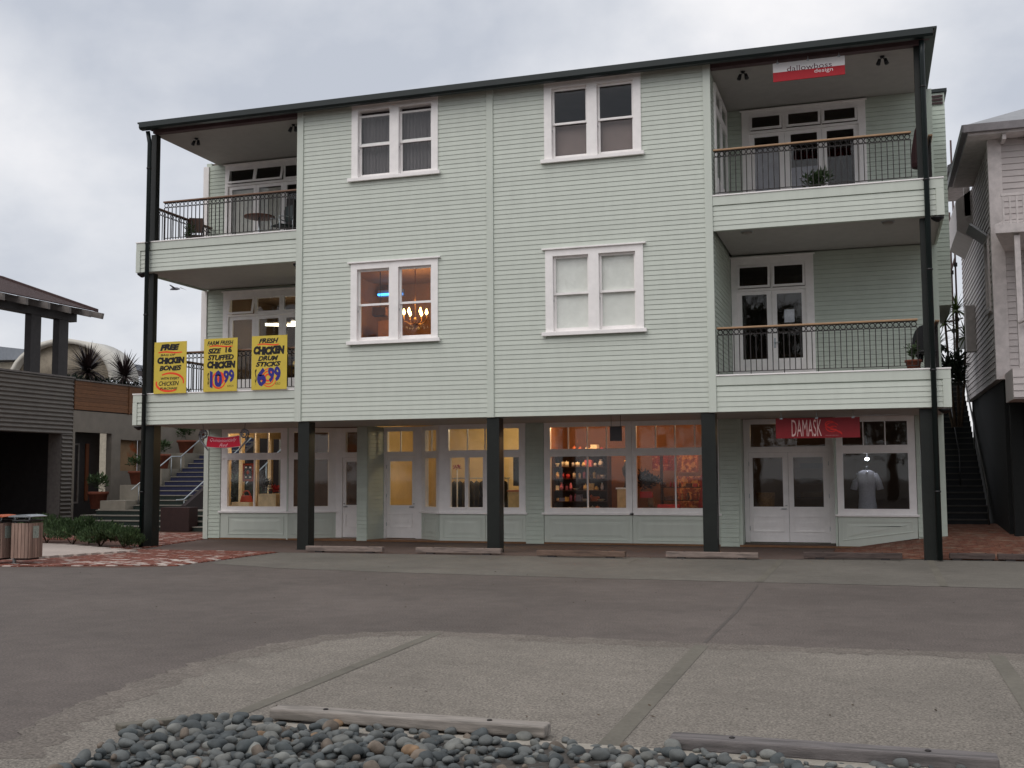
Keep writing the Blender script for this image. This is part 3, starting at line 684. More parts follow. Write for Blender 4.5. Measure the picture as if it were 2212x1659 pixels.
# casement beads of the opening pair
cs = MB(F0)
for a, b in ((6.98, 7.485), (7.495, 8.0)):
    for (c0, c1, d0, d1) in ((a, b, 0.905, 0.93), (a, b, 2.295, 2.32), (a, a+.02, 0.905, 2.32), (b-.02, b, 0.905, 2.32)): cs.box(c0, c1, -0.018+(0.001 if c1-c0 < .05 else 0), -0.002, d0, d1)
cs.build('casement_bead', M_WHITE, B)
gw.box(9.15, 9.64, YS+0.002, YS+0.12, 0.0, Zh); boards(9.15, 9.64, 0.01, Zh, YS, join=gb_)
shop_window(F0, 9.65, 11.98, [(9.82, 11.82)], mull=(10.81,), tmull=(10.3, 10.81, 11.32), base=0.0)
shop_window(F0, 11.99, 14.18, [(12.10, 14.04)], mull=(13.09,), tmull=(12.6, 13.09, 13.59), base=0.0)
gw.box(14.19, 14.66, YS+0.002, YS+0.12, 0.0, Zh); boards(14.19, 14.66, 0.01, Zh, YS, join=gb_)
gw.box(14.662, 14.74, YS, YS+0.5, 0.0, Zh)
shop_door((0, 3.9, 0), 14.75, 16.93, [(14.86, 15.825, 14.96, 15.69), (15.825, 16.80, 15.95, 16.66)], z0=0.10, tg=(14.92, 16.73), tmull=())
gw.box(16.94, 16.99, YS, YS+0.5, 0.0, Zh)
shop_window(F0, 17.0, 18.80, [(17.15, 18.63)], tmull=(17.63, 18.13), base=0.03, slant=0.27)
gw.box(18.81, 19.30, YS+0.002, YS+0.12, 0.2, Zh); boards(18.81, 19.30, 0.29, Zh, YS, join=gb_)
MB().box(19.302, 19.42, YS-0.04, YS+0.1, 0.22, Zh).build('corner_board', M_WHITE, B)
gb_.build('shopfront_weatherboards', M_WALL2, B, kind='stuff')
MB().box(14.76, 16.92, 3.47, 3.86, 0.01, 0.075).build('door_step', M_FLOORC, B)
# glazed left side of the corner shop
posts = [3.6, 4.55, 5.3, 6.15, 7.0, 8.1]
hs = [(posts[i]+0.07, posts[i+1]-0.07, 0.95, 3.0) for i in range(len(posts)-1)]
sg = MB((-0.45, 0.0, PI/2)).wall(3.56, 8.18, 0.0, 3.2, 0.0, 0.12, hs).build('side_shop_window', mat('varnished_jamb', (214, 190, 150), 0.5), B)
for h in hs: MB((-0.45, 0, PI/2)).box(h[0]-.01, h[1]+.01, 0.05, 0.056, 0.94, 3.01).build('pane', M_GLASS, sg)
room(-0.33, 4.34, 4.4, 8.1, 0.07, 3.28, mat('dark_shop_wall', (74, 56, 46), 0.7)).data
# the first room quad hides the side window: rebuild it without the left face
for o in [o for o in B.children if o.name.startswith('interior_wall')]:
    if o.data.materials[0].name == 'dark_shop_wall':
        me = o.data; f = [tuple(p.vertices) for p in me.polygons][:2]; v = [tuple(x.co) for x in me.vertices]
        me.clear_geometry(); me.from_pydata(v, [], f); me.update()

# rear wing with a louvred vent, right of the top balcony
rwg = MB(); rwg.box(19.46, 19.80, 4.5, 8.0, 5.9, 11.25); rwg.build('rear_wing_wall', M_WALL2, B)
rwb = MB(); boards(19.46, 19.80, 5.9, 10.9, 4.498, join=rwb); rwb.build('rear_wing_weatherboards', M_WALL2, B, kind='stuff')
MB().box(19.42, 19.86, 4.44, 8.05, 11.26, 11.34).build('vent_cap', M_GUTTER, B)
for k in range(3): MB().obox((19.63, 4.47, 10.98+k*0.09), (0.26, 0.05, 0.045), rx=0.5).build('louvre', M_EAVE, B)

# ------------------------------------------------------------------ foliage helpers
def leaf(mb, p, d, L, w, rnd, fold=0.25):
    """one pointed leaf: four triangles with a fold"""
    d = d.normalized(); ref = Vector((0, 0, 1)) if abs(d.z) < 0.9 else Vector((1, 0, 0))
    s_ = d.cross(ref).normalized(); n = s_.cross(d)
    a = rnd.uniform(-0.6, 0.6); s2 = s_*math.cos(a)+n*math.sin(a)
    m_ = p+d*L*0.5
    mb.add([tuple(p), tuple(m_+s2*w/2), tuple(p+d*L), tuple(m_-s2*w/2), tuple(m_-n*w*fold)], [(0, 1, 4), (1, 2, 4), (2, 3, 4), (3, 0, 4)])
def bush(mb, c, r, n, L, rnd, up=0.3):
    """leaves spread through a lumpy ellipsoid"""
    lumps = [(Vector((rnd.uniform(-.6, .6)*r[0], rnd.uniform(-.6, .6)*r[1], rnd.uniform(-.3, .55)*r[2])), rnd.uniform(.35, .6)) for _ in range(9)]
    for _ in range(n):
        l, s_ = rnd.choice(lumps)
        v = Vector((rnd.gauss(0, 1), rnd.gauss(0, 1), rnd.gauss(0, 1))).normalized()*rnd.uniform(0.55, 1)*s_
        p = Vector(c)+l+Vector((v.x*r[0], v.y*r[1], v.z*r[2]))
        if p.z < c[2]-r[2]*0.98: continue
        leaf(mb, p, v+Vector((rnd.uniform(-.5, .5), rnd.uniform(-.5, .5), up)), L*rnd.uniform(.6, 1.3), L*rnd.uniform(.3, .5), rnd)
def blades(mb, c, n, L, w, rnd, droop=0.5, zmin=-0.1):
    """rosette of sword leaves with droop"""
    for _ in range(n):
        a = rnd.uniform(0, 2*PI); e = rnd.uniform(zmin, 1.35); l = L*rnd.uniform(.7, 1.1)
        d = Vector((math.cos(a)*math.cos(e), math.sin(a)*math.cos(e), math.sin(e))); p = Vector(c); pts = [p]
        for k in range(4):
            p = p+d*l/4; d = (d+Vector((0, 0, -droop*0.22))).normalized(); pts.append(p)
        side = Vector((-math.sin(a), math.cos(a), 0)); vs, fs = [], []
        for k, q in enumerate(pts):
            ww = w*(0.6, 1, .85, .55, .05)[k]/2; vs += [tuple(q+side*ww), tuple(q-side*ww), ]
        for k in range(4): fs.append((2*k, 2*k+1, 2*k+3, 2*k+2))
        mb.add(vs, fs)
M_LEAF = mat('shrub_leaf', (68, 88, 54), 0.6, 0.15, 3, island=0.35)
M_LEAFD = mat('dark_leaf', (40, 52, 38), 0.6, 0.15, 3, island=0.3)
M_SPIKE = mat('bronze_cordyline_leaf', (58, 46, 46), 0.5, 0.15, 3, island=0.3)
M_PALM = mat('palm_leaf', (84, 102, 54), 0.5, 0.15, 3, island=0.35)
M_BARK = mat('bark', (78, 62, 50), 0.9, 0.2, 12, bump=0.4)
M_TERRA = mat('terracotta', (114, 62, 45), 0.8, 0.12, 6)  # darkened in the colour itself, for the shade around the left staircase
def pot(name, c, r, h, label, plant=None, seed=1, group=None, m=None, plabel=None):
    """tapered pot with a rim and soil; plant = (kind, size)"""
    root = thing(name, label, 'plant pot', c, group)
    MB().lathe([(r*.62, 0), (r*.66, .01), (r*.92, h*.82), (r*1.04, h*.83), (r*1.04, h), (r*.9, h), (r*.88, h*.9)], c, 16).build('pot', m or M_TERRA, root)
    MB().lathe([(r*.87, h*.86), (r*.5, h*.9)], c, 12).build('soil', mat('soil', (54, 44, 36), 0.95, 0.2, 20), root)
    if plant:
        rnd = random.Random(seed); kind, sz = plant; top = (c[0], c[1], c[2]+h*.9)
        mb = MB()
        if kind == 'bush':
            bush(mb, (top[0], top[1], top[2]+sz*.6), (sz*.55, sz*.55, sz*.6), 260, sz*.28, rnd)
        elif kind == 'spike': blades(mb, (top[0], top[1], top[2]+.02), 60, sz, sz*.07, rnd, 0.7, 0.0)
        else:
            for k in range(9):
                a = rnd.uniform(0, 2*PI); t = Vector((math.cos(a)*rnd.uniform(.1, .45), math.sin(a)*rnd.uniform(.1, .45), 1))*sz*rnd.uniform(.6, 1)
                mb.path([top, tuple(Vector(top)+t*.5+Vector((0, 0, .02))), tuple(Vector(top)+t)], 0.006, 4)
                for q in range(7): leaf(mb, Vector(top)+t*rnd.uniform(.35, 1), Vector((rnd.uniform(-1, 1), rnd.uniform(-1, 1), rnd.uniform(-.2, .7))), sz*.3, sz*.14, rnd)
        mb.build('foliage', M_LEAF if kind != 'spike' else M_PALM, root)
    return root

# ------------------------------------------------------------------ left: pavilion with ribbed wall
M_RIB = mat('grey_corrugated_steel', (104, 98, 92), 0.5, 0.06, 2)
M_TIMB = mat('grey_timber', (112, 106, 102), 0.7, 0.1, 8)
M_DKT = mat('dark_stained_timber', (46, 42, 42), 0.6, 0.12, 6)
XL = -10.5
PV = thing('pavilion_building', 'dark roofed pavilion with grey ribbed wall and open upper deck on the far left', 'building', (-13, 4, 0))
def ribbed(x, y0, y1, z0, z1, name='ribbed_wall', amp=0.028, pitch=0.152):
    mb = MB(); n = int(round((z1-z0)/pitch*8)); vs = []
    for i in range(n+1):
        z = z0+(z1-z0)*i/n; xx = x+amp*math.sin(2*PI*i/8); vs += [(xx, y0, z), (xx, y1, z)]
    mb.add(vs, [(2*i, 2*i+1, 2*i+3, 2*i+2) for i in range(n)], True)
    return mb.build(name, M_RIB, PV)
ribbed(XL, -4, 9.80, 3.40, 5.48); ribbed(XL, 9.25, 9.80, 0.0, 3.40, 'ribbed_pillar')
rr = MB(); n = 8*23; vs = []
for i in range(n+1):
    z = 3.4*i/n; yy = 9.25-0.0+0.028*math.sin(2*PI*i/8); vs += [(XL-0.55, 9.25, z), (XL, 9.25, z)]
MB().box(XL-0.6, XL-0.03, 9.24, 9.80, 0, 3.42).build('pillar_core', M_TIMB, PV)
MB().box(XL-0.12, XL+0.05, -4, 9.84, 5.48, 5.54).build('parapet_cap', M_TIMB, PV)
MB().box(XL-5, XL-0.04, -4, 9.78, 3.42, 4.4).build('deck_floor', M_DKT, PV)
MB().box(XL-5, XL-0.6, 9.6, 9.78, 0, 3.42).build('dark_rear_wall', M_DKT, PV); MB().box(XL-5, XL-4.8, -4, 9.6, 0, 3.42).build('dark_side_wall', M_DKT, PV)
for y in (7.55, 8.98, 4.4): MB().box(XL-0.32, XL-0.04, y, y+0.5, 4.4, 7.75).build('deck_post', M_DKT, PV)
for y in (5.4, 8.98): MB().box(XL-5.0, XL-4.75, y, y+0.3, 4.4, 7.75).build('deck_post', M_DKT, PV)
MB().box(XL-0.34, XL-0.02, -4, 9.9, 7.62, 7.92).build('eave_beam', M_DKT, PV)
for k in range(11):
    y = 9.55-k*1.08
    MB().add([(XL-0.5, y-.06, 8.02), (XL+0.85, y-.06, 7.72), (XL+0.85, y+.06, 7.72), (XL-0.5, y+.06, 8.02), (XL-0.5, y-.06, 8.27), (XL+0.85, y-.06, 7.95), (XL+0.85, y+.06, 7.95), (XL-0.5, y+.06, 8.27)],
             [(0, 3, 2, 1), (4, 5, 6, 7), (0, 1, 5, 4), (1, 2, 6, 5), (2, 3, 7, 6), (3, 0, 4, 7)]).build('rafter', M_TIMB, PV)
M_TILE = mat('brown_roof_tile', (66, 48, 46), 0.8, 0.2, 10, bump=0.3)
rf2 = MB(); e0 = (XL+0.55, 8.05); NR = 22
for k in range(NR):       # shingle courses stepping up the slope
    xa, xb = e0[0]-k*0.2, e0[0]-(k+1)*0.2; za, zb = e0[1]+k*0.068, e0[1]+(k+1)*0.068
    rf2.add([(xa, -4, za+.035), (xa, 10.15, za+.035), (xb, 10.15, zb+.03), (xb, -4, zb+.03), (xa, -4, za), (xa, 10.15, za), (xb, 10.15, zb-.03), (xb, -4, zb-.03)],
            [(0, 1, 2, 3), (4, 7, 6, 5), (0, 4, 5, 1), (1, 5, 6, 2), (3, 0, 4, 7)])
rf2.build('roof', M_TILE, PV)
MB().add([(XL+0.62, 10.1, 8.02), (XL-3.9, 10.1, 9.55), (XL-3.9, 10.3, 9.55), (XL+0.62, 10.3, 8.02), (XL+0.62, 10.1, 8.14), (XL-3.9, 10.1, 9.68), (XL-3.9, 10.3, 9.68), (XL+0.62, 10.3, 8.14)],
         [(0, 1, 2, 3), (4, 7, 6, 5), (0, 4, 5, 1), (1, 5, 6, 2), (2, 6, 7, 3), (3, 7, 4, 0)]).build('barge_board', M_TILE, PV)
MB().obox((XL+0.55, 9.9, 7.92), (1.2, 0.12, 0.22), ry=0.22).build('outrigger', M_TIMB, PV)

# rendered wall with a recessed shop doorway, beyond the pavilion
M_REND = mat('taupe_render', (132, 124, 114), 0.85, 0.05, 2.5, bump=0.1)
M_CREAMW = mat('cream_render', (142, 136, 125), 0.85, 0.06, 3)  # cream darkened in its colour to stand in for shade from the buildings
RWL = thing('rendered_wall', 'taupe rendered wall with recessed doorway beyond the ribbed pavilion', 'wall', (XL, 14, 0))
wfr = (XL, 0.0, PI/2)
MB(wfr).wall(9.82, 19.0, 0.0, 4.30, 0.0, 0.25, [(9.95, 12.05, -0.01, 3.50), (12.6, 14.0, 2.05, 3.28)]).build('wall', M_REND, RWL)
MB(wfr).box(9.85, 12.3, 0.75, 0.85, 0, 3.6).build('recess_wall', M_DKT, RWL)
MB(wfr).box(10.25, 10.32, 0.70, 0.749, 0.8, 3.1).box(11.0, 11.07, 0.70, 0.749, 0.8, 3.1).box(10.32, 11.0, 0.70, 0.749, 3.03, 3.1).box(10.32, 11.0, 0.70, 0.749, 0.8, 0.87).build('window_frame', M_TIMB, RWL)
MB(wfr).box(11.45, 11.62, 0.70, 0.745, 0.9, 3.1).build('lit_door_edge', emit('dim_orange_glow', (96, 52, 28), 0.05), RWL)  # warm light on the door edge put in as weak emission; no lamp here
MB(wfr).box(12.6, 14.0, 0.26, 0.28, 2.05, 3.28).build('window_pane', mat('faded_orange_poster', (150, 122, 92), 0.6, 0.1, 3, alt=(160, 84, 40), altpos=(0.5, 0.56)), RWL)
lb = MB().lathe([(0.02, 0), (0.10, 0.04), (0.14, 0.13), (0.10, 0.24), (0.03, 0.28)], (XL-0.62, 10.45, 1.0), 12)
lb.build('round_lamp', emit('amber_lamp', (190, 110, 30), 0.6), None, 'small round amber lamp glowing in the dark recessed doorway', 'lamp')
MB().box(XL-0.1, -0.8, 17.0, 17.2, 0, 4.2).build('return_wall', M_REND, RWL)

# timber planter box on the wall with spiky plants
PB = thing('timber_planter', 'long orange timber planter box on top of the taupe wall', 'planter', (XL-0.6, 13, 4.3))
M_CEDAR = mat('orange_cedar', (116, 77, 48), 0.7, 0.14, 5, stretch=(1, 1, 8), objr=0.12)
for k in range(7):
    for (ya, yb) in ((9.86, 13.0), (13.06, 18.0)):
        MB().box(XL-0.02, XL+0.03, ya, yb, 4.34+k*0.155, 4.34+k*0.155+0.148).build('plank', M_CEDAR, PB)
MB().box(XL-0.05, XL+0.06, 13.0, 13.06, 4.3, 5.46).build('batten', M_CEDAR, PB)
MB().box(XL-0.1, XL+0.07, 9.84, 18.0, 5.425, 5.48).build('cap', M_TIMB, PB)
MB().box(XL-1.3, XL-0.03, 9.86, 18.0, 4.32, 5.40).build('soil_bed', mat('soil', (54, 44, 36)), PB)
def cordyline(c, L, n, h, label, seed):
    root = thing('spiky_plant', label, 'plant', c, 'spiky plants in the timber planter')
    rnd = random.Random(seed)
    MB().path([c, (c[0]+.03, c[1], c[2]+h*.5), (c[0], c[1]+.03, c[2]+h)], [0.07, 0.055, 0.05], 7).build('stem', M_BARK, root)
    mb = MB(); blades(mb, (c[0], c[1]+.03, c[2]+h), n, L, 0.07, rnd, 0.65, -0.35); mb.build('leaves', M_SPIKE, root)
cordyline((XL-0.55, 11.2, 5.4), 1.15, 240, 0.5, 'largest bronze spiky plant in the timber planter, nearest the pavilion', 1)
cordyline((XL-0.45, 13.3, 5.4), 1.15, 170, 0.45, 'bronze spiky plant with open fan of leaves, middle of the timber planter', 2)
cordyline((XL-0.40, 14.7, 5.4), 0.9, 90, 0.3, 'smallest bronze spiky plant at the right end of the timber planter', 3)
gcov = MB(); rnd = random.Random(9)
for k in range(700): leaf(gcov, Vector((XL-rnd.uniform(.05, .9), rnd.uniform(9.9, 17.5), 5.40+rnd.uniform(0, .2))), Vector((rnd.uniform(-1, 1), rnd.uniform(-1, 1), 1)), .18, .07, rnd)
gcov.build('planter_ground_cover', M_LEAFD, None, 'low dark ground cover filling the timber planter', 'ground cover', kind='stuff')

# barrel roofed building behind
VB = thing('barrel_roof_building', 'pale building with a white barrel vaulted roof behind the pavilion', 'building', (-23, 25, 0))
def arch(xc, w, zc, h, y0, y1, t, name, m):
    pts = []; n = 18
    for i in range(n+1):
        a = PI*i/n; pts.append((xc+w*math.cos(a), zc+h*math.sin(a)))
    mb = MB(); vs = []
    for (x, z), (x2, z2) in [((p[0], p[1]), (xc+(p[0]-xc)*(1-t/w), zc+(p[1]-zc)*(1-t/h))) for p in pts]:
        vs += [(x, y0, z), (x, y1, z), (x2, y0, z2), (x2, y1, z2)]
    fs = []
    for i in range(n):
        b = 4*i; fs += [(b, b+1, b+5, b+4), (b+2, b+6, b+7, b+3), (b, b+4, b+6, b+2), (b+1, b+3, b+7, b+5)]
    mb.add(vs, fs, True); return mb.build(name, m, VB)
M_VAULT = mat('vault_white', (196, 192, 182), 0.5, 0.04, 2)
arch(-23.2, 3.4, 6.9, 2.28, 24, 26.2, 0.24, 'vault_roof', M_VAULT)
arch(-23.2, 3.15, 6.9, 2.03, 24.4, 24.6, 2.0, 'gable_infill', mat('gable_taupe', (150, 140, 124), 0.8))
MB().box(-26.0, -24.0, 25, 26.5, 0, 8.2).build('wall', mat('vault_wall', (170, 162, 146), 0.8), VB); MB().box(-21.6, -20.2, 25, 26, 0, 6.6).build('wall', mat('vault_wall', (170, 162, 146)), VB)
MB().prism([(-36, 8.45), (-24.2, 8.2), (-24.2, 8.55), (-30, 9.3), (-36, 9.35)], 24.8, 36).build('low_roof', mat('blue_grey_metal_roof', (128, 134, 142), 0.45, 0.05), VB)
MB().box(-36, -25.8, 25.3, 26, 0, 8.2).build('wall', mat('vault_wall', (170, 162, 146)), VB)
for xw in (-27.4, -25.2): MB().box(xw, xw+0.9, 25.2, 25.32, 5.8, 7.6).build('window', M_VAULT, VB)

# ------------------------------------------------------------------ left staircase with blue risers
ST = thing('outdoor_staircase', 'wide outdoor staircase with blue and dark green risers left of the shop building', 'staircase', (-4, 6, 0))
M_STEPG = mat('dark_green_riser', (34, 46, 42), 0.6, 0.1, 5); M_STEPB = mat('blue_riser', (39, 43, 74), 0.6, 0.08, 5); M_TREAD = mat('tread_concrete', (128, 124, 116), 0.8, 0.08, 8)
for i in range(4):
    xa = -9.2+i*0.35; y = 7.2+i*0.36
    s_ = MB().box(xa, -1.0, y, y+2.4, i*0.165, i*0.165+0.13).build('step', M_STEPG, ST); MB().box(xa-.01, -1.0, y-0.03, y+2.4, i*0.165+0.131, i*0.165+0.165).build('tread', M_TREAD, s_)
for i in range(18):
    z = 0.66+i*0.165; y = 8.66+i*0.33
    s_ = MB().box(-6.9+i*0.02, -4.85, y, y+1.2, z, z+0.135).build('step', M_STEPG if i < 3 else M_STEPB, ST); MB().box(-6.9+i*0.02, -4.85, y-0.03, y+1.2, z+0.136, z+0.165).build('tread', M_TREAD, s_)
MB().add([(-4.85, 8.5, 0), (-4.85, 14.8, 0), (-4.85, 14.8, 3.75), (-4.85, 14.4, 3.75), (-4.85, 8.5, 0.80), (-4.68, 8.5, 0), (-4.68, 14.8, 0), (-4.68, 14.8, 3.75), (-4.68, 14.4, 3.75), (-4.68, 8.5, 0.80)],
         [(0, 1, 2, 3, 4), (9, 8, 7, 6, 5), (0, 4, 9, 5), (4, 3, 8, 9), (3, 2, 7, 8)]).build('stringer', mat('dark_maroon_stringer', (36, 24, 24), 0.6), ST)
def rail(pts, name='handrail', legs=()):
    o = MB().path(pts, 0.024, 8)
    for p, z in legs: o.path([p, (p[0], p[1], z)], 0.018, 6)
    return o.build(name, M_STEEL, ST)
rail([(-4.9, 8.3, 1.0), (-4.9, 8.75, 1.02), (-4.9, 13.6, 3.55), (-4.9, 14.6, 3.6)], legs=[((-4.9, 8.75, 1.02), .4), ((-4.9, 11.2, 2.3), 1.5), ((-4.9, 13.6, 3.55), 2.9)])
rail([(-2.9, 7.7, 0.88), (-2.9, 8.2, 0.9), (-2.9, 13.6, 3.7)], legs=[((-2.9, 8.2, .9), 0), ((-2.9, 10.8, 2.24), 1.2)])
rail([(-6.95, 8.6, 1.35), (-6.95, 10.9, 2.55), (-6.95, 11.5, 2.56), (-6.95, 13.7, 3.75)], legs=[((-6.95, 10.9, 2.55), 1.6), ((-6.95, 11.5, 2.56), 1.7), ((-6.95, 9.0, 1.5), .8)])
# stepped cream planter walls beside the stair with pots
SW = thing('stepped_wall', 'stepped cream wall rising beside the left staircase', 'wall', (-7.6, 9, 0))
for i, (ya, yb, h) in enumerate(((8.35, 9.3, 0.98), (9.3, 10.4, 1.52), (10.4, 11.8, 2.1), (11.8, 13.2, 2.7), (13.2, 15, 3.2))):
    MB().box(-8.05+i*0.08, -7.0, ya, yb, 0, h).build('wall_step', M_CREAMW, SW)
pot('potted_plant', (-7.62, 9.85, 1.52), 0.34, 0.5, 'terracotta pot with dark plant on the lowest step of the cream wall', ('bush', .55), 2)
pot('potted_plant', (-7.5, 11.1, 2.1), 0.32, 0.55, 'terracotta pot on the second step of the cream wall', ('bush', .5), 3)
pot('potted_plant', (-7.4, 12.5, 2.7), 0.36, 0.5, 'wide terracotta pot high on the cream wall beside the staircase', ('bush', .6), 4)
pot('potted_plant', (-7.35, 14.0, 3.2), 0.36, 0.5, 'terracotta pot with dark broad leaves at the top of the cream wall', ('bush', .7), 5)
pot('potted_plant', (-8.9, 9.3, 0.66), 0.36, 0.62, 'big terracotta pot with dark leaves at the foot of the taupe wall', ('bush', .6), 6)
MB().box(-9.9, -9.0, 12.8, 13.2, 1.85, 1.95).build('white_ledge', M_CREAMW, None, 'small white ledge fixed under the orange poster window', 'ledge')
pb_ = MB().box(-4.6, -3.5, 7.0, 7.5, 0.01, 0.80)
pb_.build('maroon_box', mat('maroon_box_paint', (48, 30, 29), 0.7, 0.1), None, 'dark maroon planter box standing before the staircase handrail', 'planter', bevel=0.01)
bb = MB(); bush(bb, (-2.6, 9.0, 1.0), (0.7, 0.5, 0.9), 1100, .2, random.Random(31)); bb.path([(-2.6, 9.0, 0), (-2.6, 9.0, 1.0)], 0.04, 6)
bb.build('green_shrub', M_LEAFD, None, 'dark leafy shrub between the staircase and the corner shop', 'shrub')

# ------------------------------------------------------------------ planting bed, boardwalk, litter bins on the left
M_PLANK = mat('weathered_boardwalk', (172, 160, 152), 0.8, 0.08, 6, objr=0.1, stretch=(8, 1, 1))
BW = thing('boardwalk', 'pale weathered boardwalk of planks beside the litter bin', 'boardwalk', (-3, -2, 0))
for k in range(14):
    y = -4.62+k*0.33
    xr = min(0.12+(k*0.33)*0.32, 1.0); xr = xr if y < -1.95 else 0.95-(y+1.95)*2.0
    MB().box(-7.5, xr, y, y+0.305, 0.008, 0.06).build('plank', M_PLANK, BW)
bed = [((-0.35, -0.45), .55, .42, 'small rounded green shrub nearest the dark corner post'), ((-1.35, -0.1), .75, .52, 'soft green shrub in the middle of the left planting bed'),
       ((-2.6, 0.35), .85, .62, 'tallest feathery green shrub in the left planting bed'), ((-3.9, 0.9), .85, .66, 'green shrub behind the litter bin in the left planting bed')]
for i, ((x, y), r, h, lab) in enumerate(bed):
    root = thing('green_shrub', lab, 'shrub', (x, y, 0), 'shrubs in the left planting bed')
    mb = MB(); rnd = random.Random(40+i); h *= .8; bush(mb, (x, y, h*.75), (r, r*.8, h*.8), 2400, .11, rnd, 0.9); mb.build('foliage', M_LEAF, root)
    st_ = MB()
    for q in range(6):
        a = rnd.uniform(0, 6.28); st_.path([(x, y, 0), (x+math.cos(a)*r*.4, y+math.sin(a)*r*.4, h*.9)], 0.012, 5)
    st_.build('stems', M_BARK, root)
M_SLAT = mat('bin_hardwood_slat', (142, 118, 106), 0.7, 0.12, 10, objr=0.15, stretch=(1, 1, .2))
def litter_bin(x, y, rot, label, hood_m):
    root = thing('litter_bin', label, 'litter bin', (x, y, 0), 'litter bins beside the boardwalk'); fr = (x, y, rot); w = 0.2
    MB(fr).box(-w+.03, w-.03, -w+.03, w-.03, 0.1, 0.82).build('liner', M_BLACK, root)
    for k in range(5):
        u = -w-.005+k*0.083
        MB(fr).box(u, u+0.07, -w-.03, -w+.005, 0.14, 0.86).build('slat', M_SLAT, root); MB(fr).box(u, u+0.07, w-.005, w+.03, 0.14, 0.86).build('slat', M_SLAT, root)
        MB(fr).box(w-.004, w+.03, u, u+0.07, 0.14, 0.86).build('slat', M_SLAT, root)
    MB(fr).box(-w-.02, w+.02, -w-.02, w+.02, 0.88, 0.93).build('rim', M_BLACK, root, bevel=0.02)
    MB(fr).prism([(-.27, .985), (.27, .985), (.29, 1.0), (.16, 1.028), (0, 1.035), (-.16, 1.028), (-.29, 1.0)], -.25, .25).build('lid', hood_m, root)
    for u in (-.17, .17): MB(fr).box(u-.012, u+.012, -.17, -.146, .92, .99).build('lid_stay', M_STEEL, root)
    MB(fr).box(-w-.10, -w-.045, -.05, 0.0, 0.0, 1.02).build('frame_post', M_STEEL, root)
    MB(fr).box(w+.031, w+.036, -0.12, 0.06, 0.55, 0.80).build('notice', mat('pale_notice', (150, 160, 150), 0.6, 0.2, 30), root)
    return root
litter_bin(0.94, -5.35, 0.06, 'slatted litter bin with thin steel lid and pale notice', M_STEEL)
litter_bin(0.36, -5.5, 0.06, 'slatted litter bin with orange hood at the left picture edge', mat('orange_hood', (170, 82, 40), 0.6))

# ------------------------------------------------------------------ right: alley staircase and white house
RS = thing('alley_staircase', 'dark steep staircase climbing the alley between shop building and white house', 'staircase', (20.1, 6.6, 0.4))
for i in range(25):
    z = 0.42+i*0.172; y = 6.7+i*0.30
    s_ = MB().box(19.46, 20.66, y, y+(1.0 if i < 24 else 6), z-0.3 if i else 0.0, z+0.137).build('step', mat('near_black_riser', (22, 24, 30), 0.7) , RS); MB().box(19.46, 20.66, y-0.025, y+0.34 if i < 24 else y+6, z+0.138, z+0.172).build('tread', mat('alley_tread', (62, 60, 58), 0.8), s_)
MB().path([(20.62, 6.6, 1.35), (20.62, 14.0, 5.5)], 0.025, 8).path([(20.62, 6.6, 1.35), (20.62, 6.6, 0.45)], 0.02, 6).path([(20.62, 10.0, 3.25), (20.62, 10.0, 2.3)], 0.02, 6).build('handrail', mat('dull_steel', (84, 84, 82), 0.5, metal=0.5), RS)
MB().path([(20.1, 8.3, 2.3), (20.1, 8.3, 1.35)], 0.018, 6).path([(20.1, 8.3, 2.3), (20.1, 13.0, 4.9)], 0.018, 6).build('middle_handrail', mat('dull_dark_steel', (50, 50, 52), 0.5, metal=0.5), RS)

WH = thing('white_house', 'white weatherboard house raised on a dark basement at the right edge', 'house', (23, 8, 0))
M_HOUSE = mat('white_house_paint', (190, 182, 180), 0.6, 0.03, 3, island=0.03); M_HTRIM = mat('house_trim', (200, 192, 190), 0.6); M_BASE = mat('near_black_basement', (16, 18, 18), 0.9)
M_HROOF = mat('grey_iron_roof', (140, 142, 146), 0.5, 0.05)
def hboards(fr, u0, u1, z0, z1, pitch, holes=()):
    mb = MB(fr); n = int((z1-z0)/pitch)
    for r in range(n):
        za = z0+r*pitch; cuts = sorted((h[0], h[1]) for h in holes if h[2] < za+pitch and h[3] > za); x = u0; segs = []
        for a, b in cuts: segs.append((x, a)); x = b
        segs.append((x, u1))
        for a, b in segs:
            if b-a < .02: continue
            pr = [(0.0, .004), (-0.034, .004), (-0.012, pitch), (0.0, pitch)]; k = 4
            vs = [(a, p, za+q) for p, q in pr]+[(b, p, za+q) for p, q in pr]
            mb.add(vs, [tuple(range(k)), tuple(range(2*k-1, k-1, -1))]+[((i+1) % k, i, i+k, (i+1) % k+k) for i in range(k)])
    return mb
HX, HY = 20.72, 3.75
MB().box(HX, 30, HY+0.01, 13, 4.0, 9.8).build('wall', M_HOUSE, WH)
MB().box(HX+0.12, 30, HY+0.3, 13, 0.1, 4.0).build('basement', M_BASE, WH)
MB().box(20.9, 21.15, 3.5, 3.78, 0.2, 4.0).build('basement_post', M_BASE, WH)
